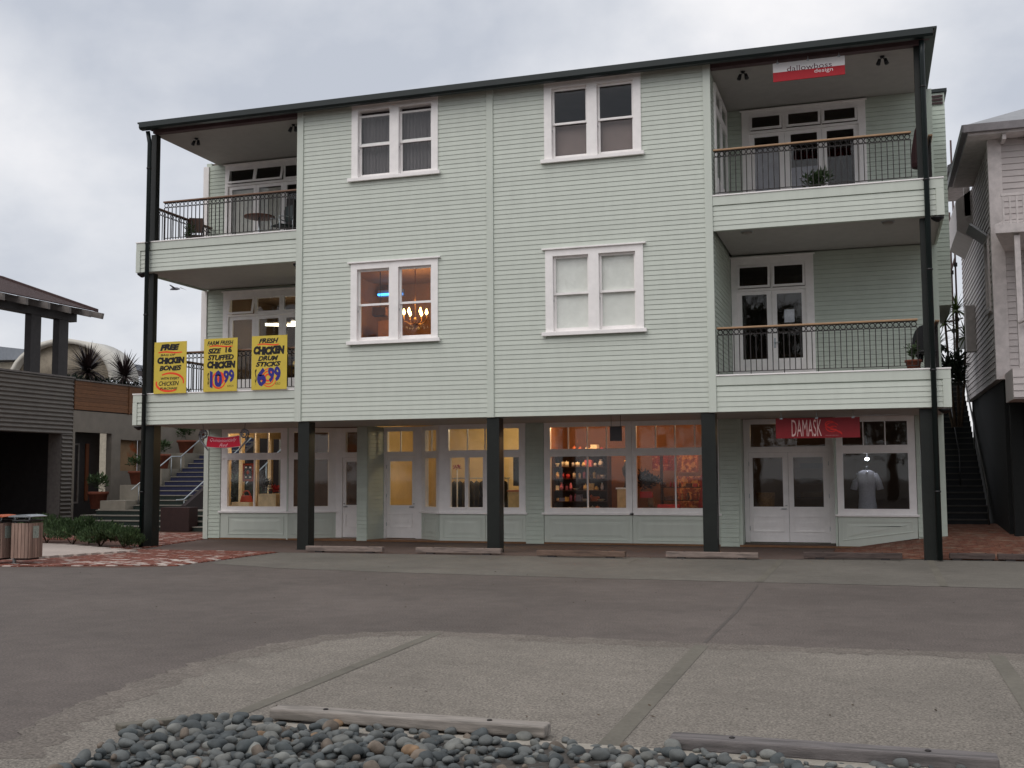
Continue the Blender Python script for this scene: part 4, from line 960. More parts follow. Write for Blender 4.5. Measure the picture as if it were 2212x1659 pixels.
# left side faces the alley: frame along -y so that boards stand out to -x
sfr = (HX, 13.0, -PI/2)
hboards(sfr, 0.0, 13.0-HY-0.16, 4.0, 9.7, 0.15, [(7.6, 8.4, 5.8, 7.5)]).build('side_weatherboards', M_HOUSE, WH, kind='stuff')
hboards((HX+0.24, HY, 0), 0.0, 9.0, 4.0, 9.7, 0.15).build('front_weatherboards', M_HOUSE, WH, kind='stuff')
MB().box(HX-0.06, HX+0.24, HY-0.05, HY+0.16, 3.98, 9.72).build('corner_board', M_HTRIM, WH)
MB().box(21.62, 21.70, HY-0.12, HY-0.04, 4.0, 9.8).build('downpipe', M_HTRIM, WH)
w_ = MB(sfr).wall(7.55, 8.45, 5.72, 7.6, -0.07, 0.02, [(7.68, 8.32, 5.85, 7.48)]).build('side_window', M_HTRIM, WH); MB(sfr).box(7.66, 8.34, -0.015, -0.005, 5.83, 7.5).build('pane', M_GLASS, w_)
MB(sfr).obox((8.0, -0.26, 7.72), (1.1, 0.5, 0.04), rx=-0.7).build('window_hood', M_HROOF, WH)
MB(sfr).box(3.6, 4.0, -0.28, -0.03, 5.2, 6.5).build('meter_box', M_HTRIM, WH)
# eaves with soffit, gutter and hipped roof
MB().box(HX-0.52, 30, HY-0.55, 8.3, 9.72, 9.80).build('eave_soffit', M_HTRIM, WH)
MB().box(HX-0.62, 30, HY-0.66, HY-0.54, 9.78, 9.96).build('gutter', mat('house_gutter', (120, 116, 118), 0.5), WH); MB().box(HX-0.66, HX-0.54, HY-0.65, 8.4, 9.781, 9.959).build('side_gutter', mat('house_gutter_dark', (92, 90, 92), 0.5), WH)
for k in range(9): MB().box(20.95+k*0.55, 21.03+k*0.55, HY-0.5, HY-0.06, 9.58, 9.715).build('eave_bracket', M_HTRIM, WH)
MB().add([(HX-0.6, HY-0.6, 9.96), (31, HY-0.6, 9.96), (31, 8.4, 12.6), (HX+4.2, 8.4, 12.4), (HX-0.6, 8.4, 9.96)], [(0, 1, 2, 3), (0, 3, 4)]).build('roof', M_HROOF, WH)
# projecting side porch further back: roof, post and boarded half wall with sky showing between
MB().box(20.22, HX, 8.6, 12.0, 10.2, 10.32).build('porch_ceiling', M_HTRIM, WH)
MB().box(20.08, 20.22, 8.4, 12.2, 10.24, 10.42).build('porch_gutter', mat('house_gutter_dark', (92, 90, 92)), WH)
MB().add([(20.1, 8.4, 10.42), (20.1, 12.2, 10.42), (HX+1.5, 12.2, 11.6), (HX+1.5, 8.4, 11.6)], [(0, 1, 2, 3)]).build('porch_roof', M_HROOF, WH)
MB().box(20.5, 20.66, 8.7, 8.86, 9.0, 10.2).build('porch_post', M_HTRIM, WH)
MB().add([(20.28, 8.7, 9.45), (20.28, 11.8, 9.45), (20.28, 11.8, 8.6), (20.28, 8.7, 8.6), (HX, 8.7, 9.75), (HX, 11.8, 9.75), (HX, 11.8, 8.3), (HX, 8.7, 8.3)], [(0, 1, 2, 3), (0, 3, 7, 4), (1, 5, 6, 2), (0, 4, 5, 1), (3, 2, 6, 7)]).build('porch_half_wall', M_HOUSE, WH)
# balcony hood on the street front
MB().add([(20.6, 2.2, 7.15), (30, 2.2, 7.15), (30, HY, 7.0), (20.95, HY, 7.0), (20.6, 2.2, 7.35), (30, 2.2, 7.35), (30, HY, 7.75), (20.95, HY, 7.75)], [(0, 3, 2, 1), (4, 5, 6, 7), (0, 1, 5, 4), (3, 0, 4, 7)]).build('balcony_base', M_HTRIM, WH)
br = MB(); br.box(20.75, 30, 2.26, 2.32, 8.0, 8.06)
for k in range(40): br.box(20.78+k*0.14, 20.82+k*0.14, 2.27, 2.31, 7.36, 8.0)
br.build('balcony_railing', M_HTRIM, WH)
MB().box(21.0, 21.12, 2.3, 2.42, 3.7, 7.1).build('porch_post', M_HTRIM, WH)
hboards((20.84, 2.2, 0), 0, 9, 3.45, 4.1, 0.15).build('lower_front_weatherboards', M_HOUSE, WH, kind='stuff'); MB().box(20.84, 30, 2.21, 3.7, 3.42, 4.1).build('lower_porch_floor', M_HOUSE, WH)
MB().path([(21.0, 2.15, 5.1), (23, 2.15, 6.1)], 0.04, 6).build('stair_rail', M_HTRIM, WH)

SCF = thing('scaffold', 'thin steel scaffold poles standing in the alley against the bright sky', 'scaffold', (20.5, 14, 4.8))
M_POLE = mat('rusty_pole', (72, 54, 52), 0.6, 0.15, 6)
for (xa, za, zt) in ((20.46, 4.7, 10.3), (20.58, 4.7, 12.7)): MB().path([(xa, 14.0, za), (xa, 14.0, zt)], 0.03, 7).build('pole', M_POLE, SCF)
for z, a, b in ((6.45, 20.2, 20.72), (6.75, 20.3, 20.75)): MB().path([(a, 13.95, z-.08), (b, 13.95, z+.04)], 0.026, 6).build('ledger', M_POLE, SCF)
for x, z in ((20.46, 6.4), (20.58, 6.75), (20.46, 8.3), (20.58, 8.55)): MB().obox((x, 13.95, z), (.11, .11, .12)).build('clamp', M_BLACK, SCF)
MB().path([(20.40, 13.9, 8.2), (20.56, 13.9, 8.75)], 0.03, 6).build('brace', M_POLE, SCF)
MB().box(20.42, 20.74, 13.2, 13.24, 5.7, 6.05).build('notice_board', mat('pale_notice_board', (150, 154, 156), 0.5), None, 'small pale grey notice board on the alley scaffold', 'sign')
PT = thing('palm_tree', 'leafy palm with thin leaning stems growing in the alley', 'tree', (20.15, 9.5, 3.2))
rnd = random.Random(12)
for k, (dx, dy, h) in enumerate(((-.15, 0, 2.1), (0.15, .3, 2.5), (0.35, .1, 1.7), (-.35, .4, 1.5))):
    top = (20.1+dx*1.1, 9.6+dy, 3.4+h+.6)
    MB().path([(20.15+dx*.3, 9.5, 3.1), (20.12+dx*.7, 9.5+dy*.5, 3.3+h*.5), top], [.05, .04, .035], 6).build('trunk', M_BARK, PT)
    mb = MB(); blades(mb, top, 60, .62, .05, rnd, .8, -.5); mb.build('crown', M_PALM, PT)
mb = MB(); bush(mb, (20.05, 9.3, 4.7), (.35, .3, .8), 500, .22, rnd); mb.build('undergrowth', M_LEAFD, PT)

# ------------------------------------------------------------------ timber wheel stops
def wheel_stop(x0, x1, y, rot, label, m, z=0.0, h=0.115, d=0.15, bolts=(0.2, 0.8), group='timber wheel stops before the shops'):
    L = x1-x0; root = thing('wheel_stop', label, 'wheel stop', ((x0+x1)/2, y, z), group); fr = ((x0+x1)/2, y, rot)
    o = MB(fr); o.box(-L/2, L/2, -d/2, d/2, z+0.035, z+0.035+h); o.build('beam', m, root, bevel=0.012)
    for f in (-0.33, 0.33): MB(fr).box(f*L-0.09, f*L+0.09, -d/2+.01, d/2-.01, z+0.006, z+0.036).build('packer', M_DKT, root)
    for f in bolts: MB(fr).lathe([(0.02, 0), (0.02, 0.006), (0.01, 0.01)], ((f-.5)*L, 0, z+0.035+h), 8).build('bolt', M_IRON, root)
def tm(n, c, v=0.12): return mat(n, c, 0.85, v, 5, bump=0.35, bscale=30, stretch=(1, 9, 9), alt=tuple(int(q*.8) for q in c), altpos=(.5, .62))
T1, T2, T3 = tm('grey_sleeper', (136, 122, 114)), tm('brown_sleeper', (112, 92, 80)), tm('dark_sleeper', (84, 72, 68))
wheel_stop(4.95, 6.92, -0.62, 0.02, 'grey timber wheel stop in front of the second dark post from the left', T1)
wheel_stop(7.73, 9.80, -0.52, 0.01, 'pale timber wheel stop ending at the middle dark post', T1)
wheel_stop(10.73, 12.71, -0.80, 0.01, 'brown timber wheel stop in front of the orange-lit shop window', T2)
wheel_stop(13.55, 15.49, -0.55, 0.03, 'pale timber wheel stop in front of the fourth dark post', T1)
wheel_stop(16.38, 18.36, -0.02, 0.02, 'dark timber wheel stop before the sloping panel of the dress shop', T3)
wheel_stop(19.28, 20.15, 0.30, 0.02, 'short dark wheel stop piece right of the last post', T3); wheel_stop(20.2, 21.6, 0.33, 0.02, 'dark wheel stop at the right edge before the alley', T3)
wheel_stop(13.55, 15.67, -17.03, 0.0, 'large pale grey timber wheel stop behind the pebbles in the foreground', tm('pale_sleeper', (146, 139, 132)), z=-0.014, h=0.078, d=0.17, group='foreground wheel stops')
wheel_stop(16.52, 18.52, -17.03, 0.0, 'dark weathered wheel stop half buried by pebbles at lower right', tm('purple_grey_sleeper', (112, 107, 106)), z=-0.03, h=0.085, d=0.17, group='foreground wheel stops')

# ------------------------------------------------------------------ river stones
M_ST = []
for nm, c in (('dark', (70, 75, 76)), ('grey', (90, 93, 92)), ('light', (112, 113, 109)), ('brown', (104, 94, 84)), ('tan', (132, 108, 84))):
    M_ST.append(mat('river_stone_'+nm, c, 0.72, 0.12, 14, objr=0.18, bump=0.15, bscale=120, alt=tuple(min(255, int(q*1.2)) for q in c), altpos=(.55, .7)))
import bmesh
stone_me = []
for k in range(14):
    bm = bmesh.new(); bmesh.ops.create_icosphere(bm, subdivisions=3, radius=1.0)
    rnd = random.Random(100+k); ph = [rnd.uniform(0, 6.28) for _ in range(6)]; fl = rnd.uniform(.5, .75); el_ = rnd.uniform(.62, .95)
    for v in bm.verts:
        d = v.co.normalized()
        r = 1+.10*math.sin(2.1*d.x+ph[0])*math.sin(1.7*d.y+ph[1])+.08*math.sin(3*d.z+ph[2]+2*d.x)+.05*math.sin(4*d.y+ph[3]+3*d.x)
        v.co = Vector((d.x*r, d.y*r*el_, d.z*r*fl))
    for f in bm.faces: f.smooth = True
    me = bpy.data.meshes.new('river_stone'); bm.to_mesh(me); bm.free()
    me.materials.append(M_ST[(0, 1, 2, 1, 3, 0, 1, 0, 1, 4, 0, 1, 1, 2)[k]]); stone_me.append(me)
rnd = random.Random(5)
def bed_h(x, y):
    """height of the pebble bed surface"""
    e = min(1, max(0, (-17.2-y)/0.35)); l = min(1, max(0, (x-12.75)/0.5)); r_ = 1 if x < 17 else max(0.15, 1-(x-17)*0.5)
    return -0.022+0.03*e*l*max(.3, 1-(x-13.2)*0.2)*r_+0.008*math.sin(x*3.1)*e
cand = []
tries = 0
grid = {}
while tries < 26000 and len(cand) < 2300:
    tries += 1
    y = rnd.uniform(-19.4, -17.13); x = rnd.uniform(12.3, 18.95)
    if x < 13.15 and (y > -17.25-(13.15-x)*1.15 or x < 12.84 + max(0, -18.0-y)*0.34): continue
    if x > 18.3 and y > -17.5: continue
    big = rnd.random() < (0.55 if x < 15.2 else 0.3)
    r = rnd.uniform(.042, .068) if big else rnd.uniform(.022, .042)
    layer = rnd.random() < 0.3
    if layer: r *= 0.9
    gx, gy = int(x/.1), int(y/.1); ok = True
    for i in range(gx-2, gx+3):
        for j in range(gy-2, gy+3):
            for (px, py, prr, pl) in grid.get((i, j), ()):
                if pl == layer and (px-x)**2+(py-y)**2 < (0.80*(prr+r))**2: ok = False; break
            if not ok: break
        if not ok: break
    if not ok: continue
    grid.setdefault((gx, gy), []).append((x, y, r, layer)); cand.append((x, y, r, layer))
for sx, sy, sr in ((12.86, -17.72, .07), (13.04, -17.52, .06), (12.95, -17.95, .055), (13.18, -17.32, .05)): cand.append((sx, sy, sr, False))
sheet('pebble_bed', [(13.1, -17.28), (18.9, -17.25), (19.2, -20), (13.4, -20), (13.1, -18.9), (12.95, -17.8)], 0.012, ground_mat('pebble_bed_soil', (74, 70, 66), 40, 0.3, 0.1))
def stone_label(me, c):
    n = me.materials[0].name[12:]
    col = {'dark': 'dark grey', 'grey': 'mid grey', 'light': 'pale grey', 'brown': 'brown', 'tan': 'tan orange'}[n]
    size = 'large' if c[2] > .058 else 'medium' if c[2] > .045 else 'small'
    zone = 'at the left tip of the pebble bed' if c[0] < 13.4 else 'before the pale foreground wheel stop' if c[0] < 15.65 else 'in the gap between the foreground wheel stops' if c[0] < 16.5 else 'before the dark foreground wheel stop' if c[0] < 18.4 else 'at the right end of the pebble bed'
    row = ', back row' if c[1] > -17.6 else ', nearest the camera' if c[1] < -18.2 else ''
    return f'{size} {col} river stone {zone}{row}'
vis = [c for c in cand if c[1] > -18.75]
vis.sort(key=lambda c: -c[2]/(abs(c[1]+24.5)+.1)*(1.5 if c[3] else 1))
chosen = set(id(c) for c in vis[:296]); rests = []
def stone_xf(c):
    x, y, r, layer = c; z = bed_h(x, y)+(0.035 if layer else 0.0)+r*.35
    return (x, y, z), (rnd.uniform(-.35, .35), rnd.uniform(-.35, .35), rnd.uniform(0, 6.28)), r*rnd.uniform(.95, 1.2)
stuff_v = {}
for c in cand:
    loc, rot, s_ = stone_xf(c); k = rnd.randrange(14)
    if k == 9 and rnd.random() < .82: k = 11
    if id(c) in chosen:
        o = inst('river_stone', stone_me[k], loc, None, rot, (s_, s_, s_)); tag(o, stone_label(stone_me[k], c), 'stone', 'river stones in the pebble bed')
    else: stuff_v.setdefault(k, []).append((loc, rot, s_))
from mathutils import Euler
mats5 = {}
for k, lst in stuff_v.items():
    src = stone_me[k]; sv = [v.co.copy() for v in src.vertices]; sf = [tuple(p.vertices) for p in src.polygons]
    mb = mats5.setdefault(src.materials[0].name, MB())
    for loc, rot, s_ in lst:
        R = Euler(rot).to_matrix()*s_; L_ = Vector(loc); mb.add([tuple(L_+R @ v) for v in sv], sf, True)
rs_all = None
for nm, mb in mats5.items():
    m2 = mat(nm+'_joined', {'river_stone_dark': (70, 75, 76), 'river_stone_grey': (90, 93, 92), 'river_stone_light': (112, 113, 109), 'river_stone_brown': (104, 94, 84), 'river_stone_tan': (132, 108, 84)}[nm], 0.72, 0.12, 14, island=0.18, bump=0.15, bscale=120)
    mb.build('river_stones', m2, None, {'river_stone_dark': 'mass of small dark stones filling the pebble bed', 'river_stone_grey': 'mass of small mid grey stones filling the pebble bed', 'river_stone_light': 'mass of small pale stones filling the pebble bed',
             'river_stone_brown': 'mass of small brown stones filling the pebble bed', 'river_stone_tan': 'scatter of small tan stones among the pebble bed'}[nm], 'stones', kind='stuff')

# ------------------------------------------------------------------ signs and lettering
def paint(name, rgb, rough=0.6): return mat(name, rgb, rough, 0.02)
K_BLACK, K_RED, K_BLUE, K_YEL = paint('marker_black', (26, 24, 26)), paint('marker_red_orange', (236, 72, 36)), paint('marker_blue', (44, 40, 128)), mat('yellow_card', (208, 184, 72), 0.6, 0.03, 4)
def poster(x0, x1, z0, z1, label, lines, underline, blobs, scrib):
    root = thing('price_poster', label, 'poster', ((x0+x1)/2, -0.08, z0), 'yellow posters on the left balcony rail')
    MB().box(x0, x1, -0.095, -0.085, z0, z1).build('card', K_YEL, root)
    W, H = x1-x0, z1-z0; X = lambda u: x0+u*W; Zv = lambda v: z1-v*H
    if scrib:
        q = MB()
        for pts, w in scrib: stroke(q, [(X(u), Zv(v)) for u, v in pts], w, -0.0962)
        q.build('orange_scribble', K_RED, root)
    if underline:
        q = MB(); u0, u1, v, w = underline; stroke(q, [(X(u0+(u1-u0)*k/6), Zv(v-.012*math.sin(k))) for k in range(7)], w, -0.0964); q.build('red_underline', K_RED, root)
    for body, u0, u1, v0, v1, m, bold, shear in lines:
        lettering('lettering', body, X(u0), X(u1), Zv(v1), Zv(v0), -0.0972, m, root, bold, shear, 0.05)
def ring(cu, cv, ru, rv, a0, a1, n=16): return [(cu+ru*math.cos(a0+(a1-a0)*k/n), cv-rv*math.sin(a0+(a1-a0)*k/n)) for k in range(n+1)]
poster(0.17, 1.145, 3.945, 5.285, 'yellow poster reading free bag of chicken bones, next to the corner post',
       [('FREE', .18, .78, .045, .165, K_BLACK, .08, .25), ('BAG OF', .2, .66, .235, .275, K_BLACK, .025, .2), ('CHICKEN', .1, .94, .30, .43, K_BLACK, .09, .1), ('BONES', .17, .85, .46, .56, K_BLACK, .06, .2),
        ('WITH EVERY', .22, .80, .685, .735, K_BLACK, .025, .2), ('CHICKEN', .16, .78, .765, .85, K_BLACK, .02, .25), ('PURCHASE', .2, .74, .88, .925, K_BLACK, .025, .2)],
       (.13, .86, .205, .035), None, [(ring(.5, .78, .42, .17, -.2, 2.2), .045), (ring(.48, .80, .40, .155, 2.9, 5.3), .05)])
poster(1.66, 2.635, 3.955, 5.31, 'yellow poster for stuffed chicken at 10.99, middle of the three',
       [('FARM FRESH', .1, .88, .045, .125, K_BLACK, .03, .25), ('SIZE', .12, .52, .185, .285, K_BLACK, .055, .25), ('16', .64, .84, .165, .275, K_BLACK, .05, .05), ('STUFFED', .12, .90, .31, .415, K_BLACK, .055, .25), ('CHICKEN', .1, .95, .43, .57, K_BLACK, .09, .1),
        ('10', .19, .56, .615, .93, K_BLUE, .05, .0), ('99', .60, .92, .60, .845, K_BLUE, .045, .0), ('$', .12, .17, .64, .90, K_BLACK, -.01, .0), ('EACH', .72, .90, .885, .92, K_BLACK, .0, .1)],
       (.16, .86, .15, .032), None, [(ring(.46, .79, .20, .15, 0, 6.28), .04), (ring(.48, .77, .12, .09, 0, 6.28), .06), (ring(.50, .77, .05, .04, 0, 6.28), .06)])
poster(3.05, 4.05, 3.965, 5.32, 'yellow poster for fresh chicken drum sticks at 6.99, nearest the wall',
       [('FRESH', .2, .76, .05, .14, K_BLACK, .05, .3), ('CHICKEN', .05, .93, .195, .355, K_BLACK, .09, .1), ('DRUM', .18, .76, .375, .465, K_BLACK, .05, .3), ('STICKS', .12, .83, .485, .575, K_BLACK, .055, .25),
        ('6', .16, .42, .60, .93, K_BLUE, .05, .0), ('99', .47, .83, .585, .865, K_BLUE, .045, .0), ('$', .10, .15, .61, .90, K_BLACK, -.01, .0), ('KILO', .68, .82, .875, .915, K_BLACK, .0, .1)],
       (.16, .77, .165, .03), None, [(ring(.50, .78, .21, .17, 0, 6.28), .022), (ring(.48, .78, .15, .12, 0, 6.28), .03), (ring(.47, .78, .08, .06, 0, 6.28), .04)])

def hooks(root, xs, zt, zb, y):
    for x in xs:
        MB().path([(x, y, zb-.01), (x, y, zt)], 0.008, 5).build('hanger', M_STEEL, root); MB().box(x-.03, x+.03, y-.02, y+.02, zb-.022, zb+.012).build('clip', M_STEEL, root)
SG = thing('hanging_sign', 'white and red office sign hanging under the top right balcony eave', 'sign', (16.76, 0.0, 10.41))
MB().box(16.0, 17.52, -0.015, 0.015, 10.615, 10.825).build('white_panel', paint('sign_white', (232, 230, 230)), SG); MB().box(16.0, 17.52, -0.0152, 0.0152, 10.41, 10.6145).build('red_panel', paint('sign_red', (178, 26, 40)), SG)
lettering('lettering', 'dallowboss', 16.30, 17.25, 10.608, 10.728, -0.0168, paint('sign_plum', (92, 44, 58)), SG); lettering('lettering', 'design', 16.88, 17.27, 10.49, 10.60, -0.0168, paint('sign_white', (232, 230, 230)), SG)
hooks(SG, (16.1, 16.75, 17.4), 10.905, 10.825, 0.0)
DG = thing('hanging_sign', 'long dark red shop sign lettered DAMASK hanging above the double doors', 'sign', (16.7, 0.5, 2.57))
MB().box(15.83, 17.595, 0.49, 0.515, 2.57, 3.01).build('panel', mat('damask_red', (128, 10, 22), 0.5, 0.03), DG)
lettering('lettering', 'DAMASK', 16.17, 16.80, 2.605, 2.975, 0.488, paint('sign_pink_white', (214, 178, 174)), DG, -0.004)
q = MB()
for k, (cx, cz, ru, rv) in enumerate(((16.98, 2.86, .10, .07), (17.02, 2.80, .13, .10), (17.05, 2.78, .07, .04))): stroke(q, [(cx+ru*math.cos(.4+a*.35), cz+rv*math.sin(.4+a*.35)) for a in range(16)], .022, 0.4885)
stroke(q, [(16.88, 2.84), (16.98, 2.78), (17.1, 2.73), (17.2, 2.68), (17.22, 2.64)], .03, 0.4884); q.build('flower_motif', paint('motif_orange_red', (196, 30, 24)), DG)
q = MB()
for k in range(9): q.box(16.88+k*.031, 16.90+k*.031, .4885, .4895, 2.617, 2.628)
q.build('small_print', paint('sign_pink_dim', (170, 110, 112)), DG)
hooks(DG, (15.95, 16.70, 17.46), 3.165, 3.01, 0.5)
QG = thing('scroll_sign', 'curved crimson script sign with silver scroll ends hanging above the corner window', 'sign', (1.88, 0.5, 2.55))
q = MB(); n = 14; vs = []
for i in range(n+1):
    u = i/n; x = 1.41+u*0.97; b = 0.045*(2*u-1)**2
    xx0 = x+0.02*(1-2*u); vs += [(xx0, .49, 2.855-.045+b), (x+(-.02+.04*u), .49, 2.545+b*.8), (xx0, .51, 2.855-.045+b), (x+(-.02+.04*u), .51, 2.545+b*.8)]
for i in range(n):
    b = 4*i; q.f += [(b+1, b+5, b+4, b), (b+2, b+6, b+7, b+3), (b, b+4, b+6, b+2), (b+1, b+3, b+7, b+5)]; q.sm += [False]*4
q.f += [(0, 2, 3, 1), (4*n, 4*n+1, 4*n+3, 4*n+2)]; q.sm += [False]*2
q.v = vs; q.build('panel', mat('crimson_enamel', (196, 8, 48), 0.4, 0.03), QG)
edge = [(vs[4*i][0], .50, vs[4*i][2]) for i in range(n+1)]; edge2 = [(vs[4*i+1][0], .50, vs[4*i+1][2]) for i in range(n+1)]
MB().path(edge, .011, 5).path(edge2, .011, 5).path([edge[0], edge2[0]], .011, 5).path([edge[-1], edge2[-1]], .011, 5).build('rim', mat('rim_silver', (200, 196, 196), 0.4, metal=0.4), QG)
lettering('lettering', 'Quintessentially', 1.50, 2.29, 2.665, 2.775, 0.487, paint('sign_rose', (240, 186, 196)), QG, 0.0, 0.5, 0.0, 0.03); lettering('lettering', 'Red', 1.78, 2.04, 2.575, 2.655, 0.487, paint('sign_rose', (240, 186, 196)), QG, 0.0, 0.5)
M_SCR = mat('silver_scroll', (132, 132, 136), 0.45, 0.1, 10, metal=0.5)
for sgn, cx in ((-1, 1.30), (1, 2.50)):
    pts = [(cx+sgn*.125*math.cos(a)*(1-a/14), .5, 2.89+.125*math.sin(a)*(1-a/14)) for a in [i*.45 for i in range(26)]]
    MB().path(pts, [.03*(1-i/50) for i in range(len(pts))], 6).build('scroll', M_SCR, QG)
    MB().path([(cx+sgn*.13, .5, 2.89), (cx+sgn*.09, .5, 2.74), (cx-sgn*.04, .5, 2.60), (cx-sgn*.14, .5, 2.48)], [.03, .03, .024, .014], 6).build('scroll_tail', M_SCR, QG)
    MB().path([(cx, .5, 2.96), (cx+.03*sgn, .5, 3.17)], .008, 5).build('hanger', M_SCR, QG)
BG = thing('hanging_sign', 'small blank black sign hanging on two chains before the orange-lit window', 'sign', (12.2, 0.6, 2.57))
MB().box(12.08, 12.36, .59, .61, 2.57, 2.91).build('panel', mat('black_sign_board', (30, 20, 22), 0.5), BG)
for x in (12.11, 12.33): MB().path([(x, .6, 2.90), (x, .6, 3.17)], .006, 5).build('chain', M_IRON, BG)

# ------------------------------------------------------------------ things on the balconies
def twin_spot(x, y, z, label):
    r = thing('twin_spotlight', label, 'light fitting', (x, y, z-.2), 'twin spotlights on the balcony ceilings')
    MB().lathe([(.05, 0), (.05, .03)], (x, y, z-.03), 10).build('base', M_BLACK, r)
    for s_ in (-1, 1): MB().path([(x, y, z-.03), (x+s_*.06, y, z-.09)], .01, 5).path([(x+s_*.06, y, z-.07), (x+s_*.09, y-.04, z-.19)], [.035, .05], 8).build('lamp_head', M_BLACK, r)
twin_spot(0.75, 0.75, 10.90, 'twin spotlight on the top left balcony ceiling, beside the corner post'); twin_spot(3.80, 0.55, 10.90, 'twin spotlight on the top left balcony ceiling, beside the wall')
twin_spot(18.3, 0.5, 10.90, 'twin spotlight on the top right balcony ceiling near the downpipe'); twin_spot(15.3, 0.45, 10.90, 'twin spotlight on the top right balcony ceiling left of the office sign')
for x, lab in ((15.3, 'round ceiling light on the lower right balcony ceiling, near the wall'), (18.3, 'round ceiling light on the lower right balcony ceiling, near the post')):
    r = thing('ceiling_light', lab, 'ceiling light', (x, .5, 7.12), 'round lights on the lower right balcony ceiling')
    MB().lathe([(.10, 0), (.12, .03), (.12, .06)], (x, .5, 7.16), 14).build('bowl', mat('frosted_bowl', (150, 144, 138), .4), r); MB().lathe([(.14, 0), (.14, .015)], (x, .5, 7.207), 14).build('ceiling_ring', M_STEEL, r)
r = thing('security_camera', 'small dome security camera under the left balcony beside the wall', 'camera', (4.15, .1, 7.0))
MB().lathe([(.07, 0), (.07, .05)], (4.14, .14, 7.15), 12).build('mount', M_WHITE, r); MB().lathe([(.01, 0), (.05, .02), (.065, .06), (.065, .09)], (4.14, .14, 7.06), 12).build('dome', M_BLACK, r)
r = thing('round_table', 'round wooden cafe table on the top left balcony', 'table', (2.2, 1.6, 7.93))
MB().lathe([(.40, 0), (.42, .012), (.42, .03), (.40, .035)], (2.2, 1.6, 8.80), 22).build('tabletop', mat('dark_table_wood', (110, 74, 60), .5), r); MB().path([(2.2, 1.6, 7.95), (2.2, 1.6, 8.80)], .03, 8).lathe([(.22, 0), (.2, .02), (.05, .05)], (2.2, 1.6, 7.93), 14).build('pedestal', M_STEEL, r)
def cafe_chair(x, y, rot, label, m, mf):
    r = thing('cafe_chair', label, 'chair', (x, y, 7.93), 'cafe chairs on the top left balcony'); fr = (x, y, rot)
    MB(fr).box(-.22, .22, -.21, .21, 8.47, 8.51).build('seat', m, r, bevel=.015)
    q = MB(fr); n = 8; vs = []
    for i in range(n+1):
        a = -1.1+2.2*i/n
        for z in (8.66, 9.08): vs.append((.24*math.sin(a), .26-.06*math.cos(a)*-1 if 0 else .16+.08*math.cos(a), z if 0 < i < n else (z*.5+8.87*.5)))
    q.add(vs, [(2*i, 2*i+2, 2*i+3, 2*i+1) for i in range(n)]); o = q.build('backrest', m, r); sd = o.modifiers.new('thick', 'SOLIDIFY'); sd.thickness = .025
    for sx in (-1, 1):
        for sy, top in ((-1, 8.70), (1, 8.95)): MB(fr).path([(sx*.21, sy*.22, 7.93), (sx*.21, sy*.20, 8.48), (sx*.21, sy*.22, top)], .014, 6).build('leg', mf, r)
        MB(fr).path([(sx*.21, -.22, 8.70), (sx*.22, 0, 8.72), (sx*.21, .2, 8.70)], .014, 6).build('armrest', mf, r)
cafe_chair(2.95, 1.5, -.5, 'dark green cafe chair right of the round balcony table', mat('dark_green_plastic', (22, 38, 36), .5), M_STEEL)
MB().box(2.62, 2.84, 2.3, 2.5, 7.95, 9.45).build('dark_cabinet', M_DKT, None, 'tall narrow dark cabinet behind the dark green cafe chair', 'cabinet')
cafe_chair(-.02, 1.9, .5, 'brown cafe chair beside the left corner post of the top balcony', mat('brown_wicker', (84, 62, 52), .7), M_IRON)
pot('potted_plant', (0.28, 1.2, 7.93), .15, .28, 'small potted plant behind the corner post on the top left balcony', ('sprig', .5), 21)
pot('potted_plant', (18.72, .45, 3.93), .17, .26, 'shallow terracotta pot with sprigs on the lower right balcony', ('sprig', .4), 22)
pot('potted_plant', (16.75, 2.3, 7.93), .2, .4, 'dark leafy potted plant before the doors of the top right balcony', ('bush', .6), 23, m=M_BLACK)
def folded_umbrella(x, y, z, h, label, m):
    r = thing('folded_umbrella', label, 'umbrella', (x, y, z), 'folded umbrellas on the right balconies')
    MB().path([(x, y, z), (x, y, z+h)], .02, 7).build('pole', M_STEEL, r); MB().lathe([(.16, 0), (.19, .08), (.16, h*.3), (.09, h*.55), (.04, h*.62)], (x, y, z+h*.32), 9, False).build('canopy', m, r); MB().lathe([(.2, 0), (.2, .05), (.05, .08)], (x, y, z), 14).build('base', M_BLACK, r)
folded_umbrella(19.0, .75, 7.93, 1.5, 'folded dark maroon umbrella behind the post of the top right balcony', mat('maroon_cloth', (52, 28, 30), .8))
r = thing('round_back_chair', 'dark round backed chair beside the post on the lower right balcony', 'chair', (19.0, 1.0, 3.93))
MB().lathe([(.24, 0), (.26, .03), (.26, .06)], (19.0, 1.05, 4.37), 14).build('seat', M_BLACK, r)
q = MB(); pts = [(19.0+.27*math.sin(a), 1.25, 4.62+.42*math.cos(a)) for a in [-PI+.2+i*.42 for i in range(15)]]
q.add([(19.0, 1.25, 4.6)]+pts, [(0, i, i+1) for i in range(1, 15)]); o = q.build('backrest', M_BLACK, r); sd = o.modifiers.new('thick', 'SOLIDIFY'); sd.thickness = .03
for a in range(4): MB().path([(19.0+.2*math.cos(a*PI/2+.8), 1.05+.2*math.sin(a*PI/2+.8), 3.93), (19.0+.17*math.cos(a*PI/2+.8), 1.05+.17*math.sin(a*PI/2+.8), 4.38)], .014, 6).build('leg', M_BLACK, r)
MB().box(15.88, 16.12, 3.228, 3.231, 5.49, 5.81).build('paper_notice', mat('white_paper', (214, 214, 224), .7), None, 'white paper notice taped inside the right glazed door of lower balcony', 'notice')
r = thing('seagull', 'small seagull gliding in the grey sky left of the building', 'bird', (-9.11, 14, 9.44))
bx, by, bz = -9.11, 14.0, 9.44
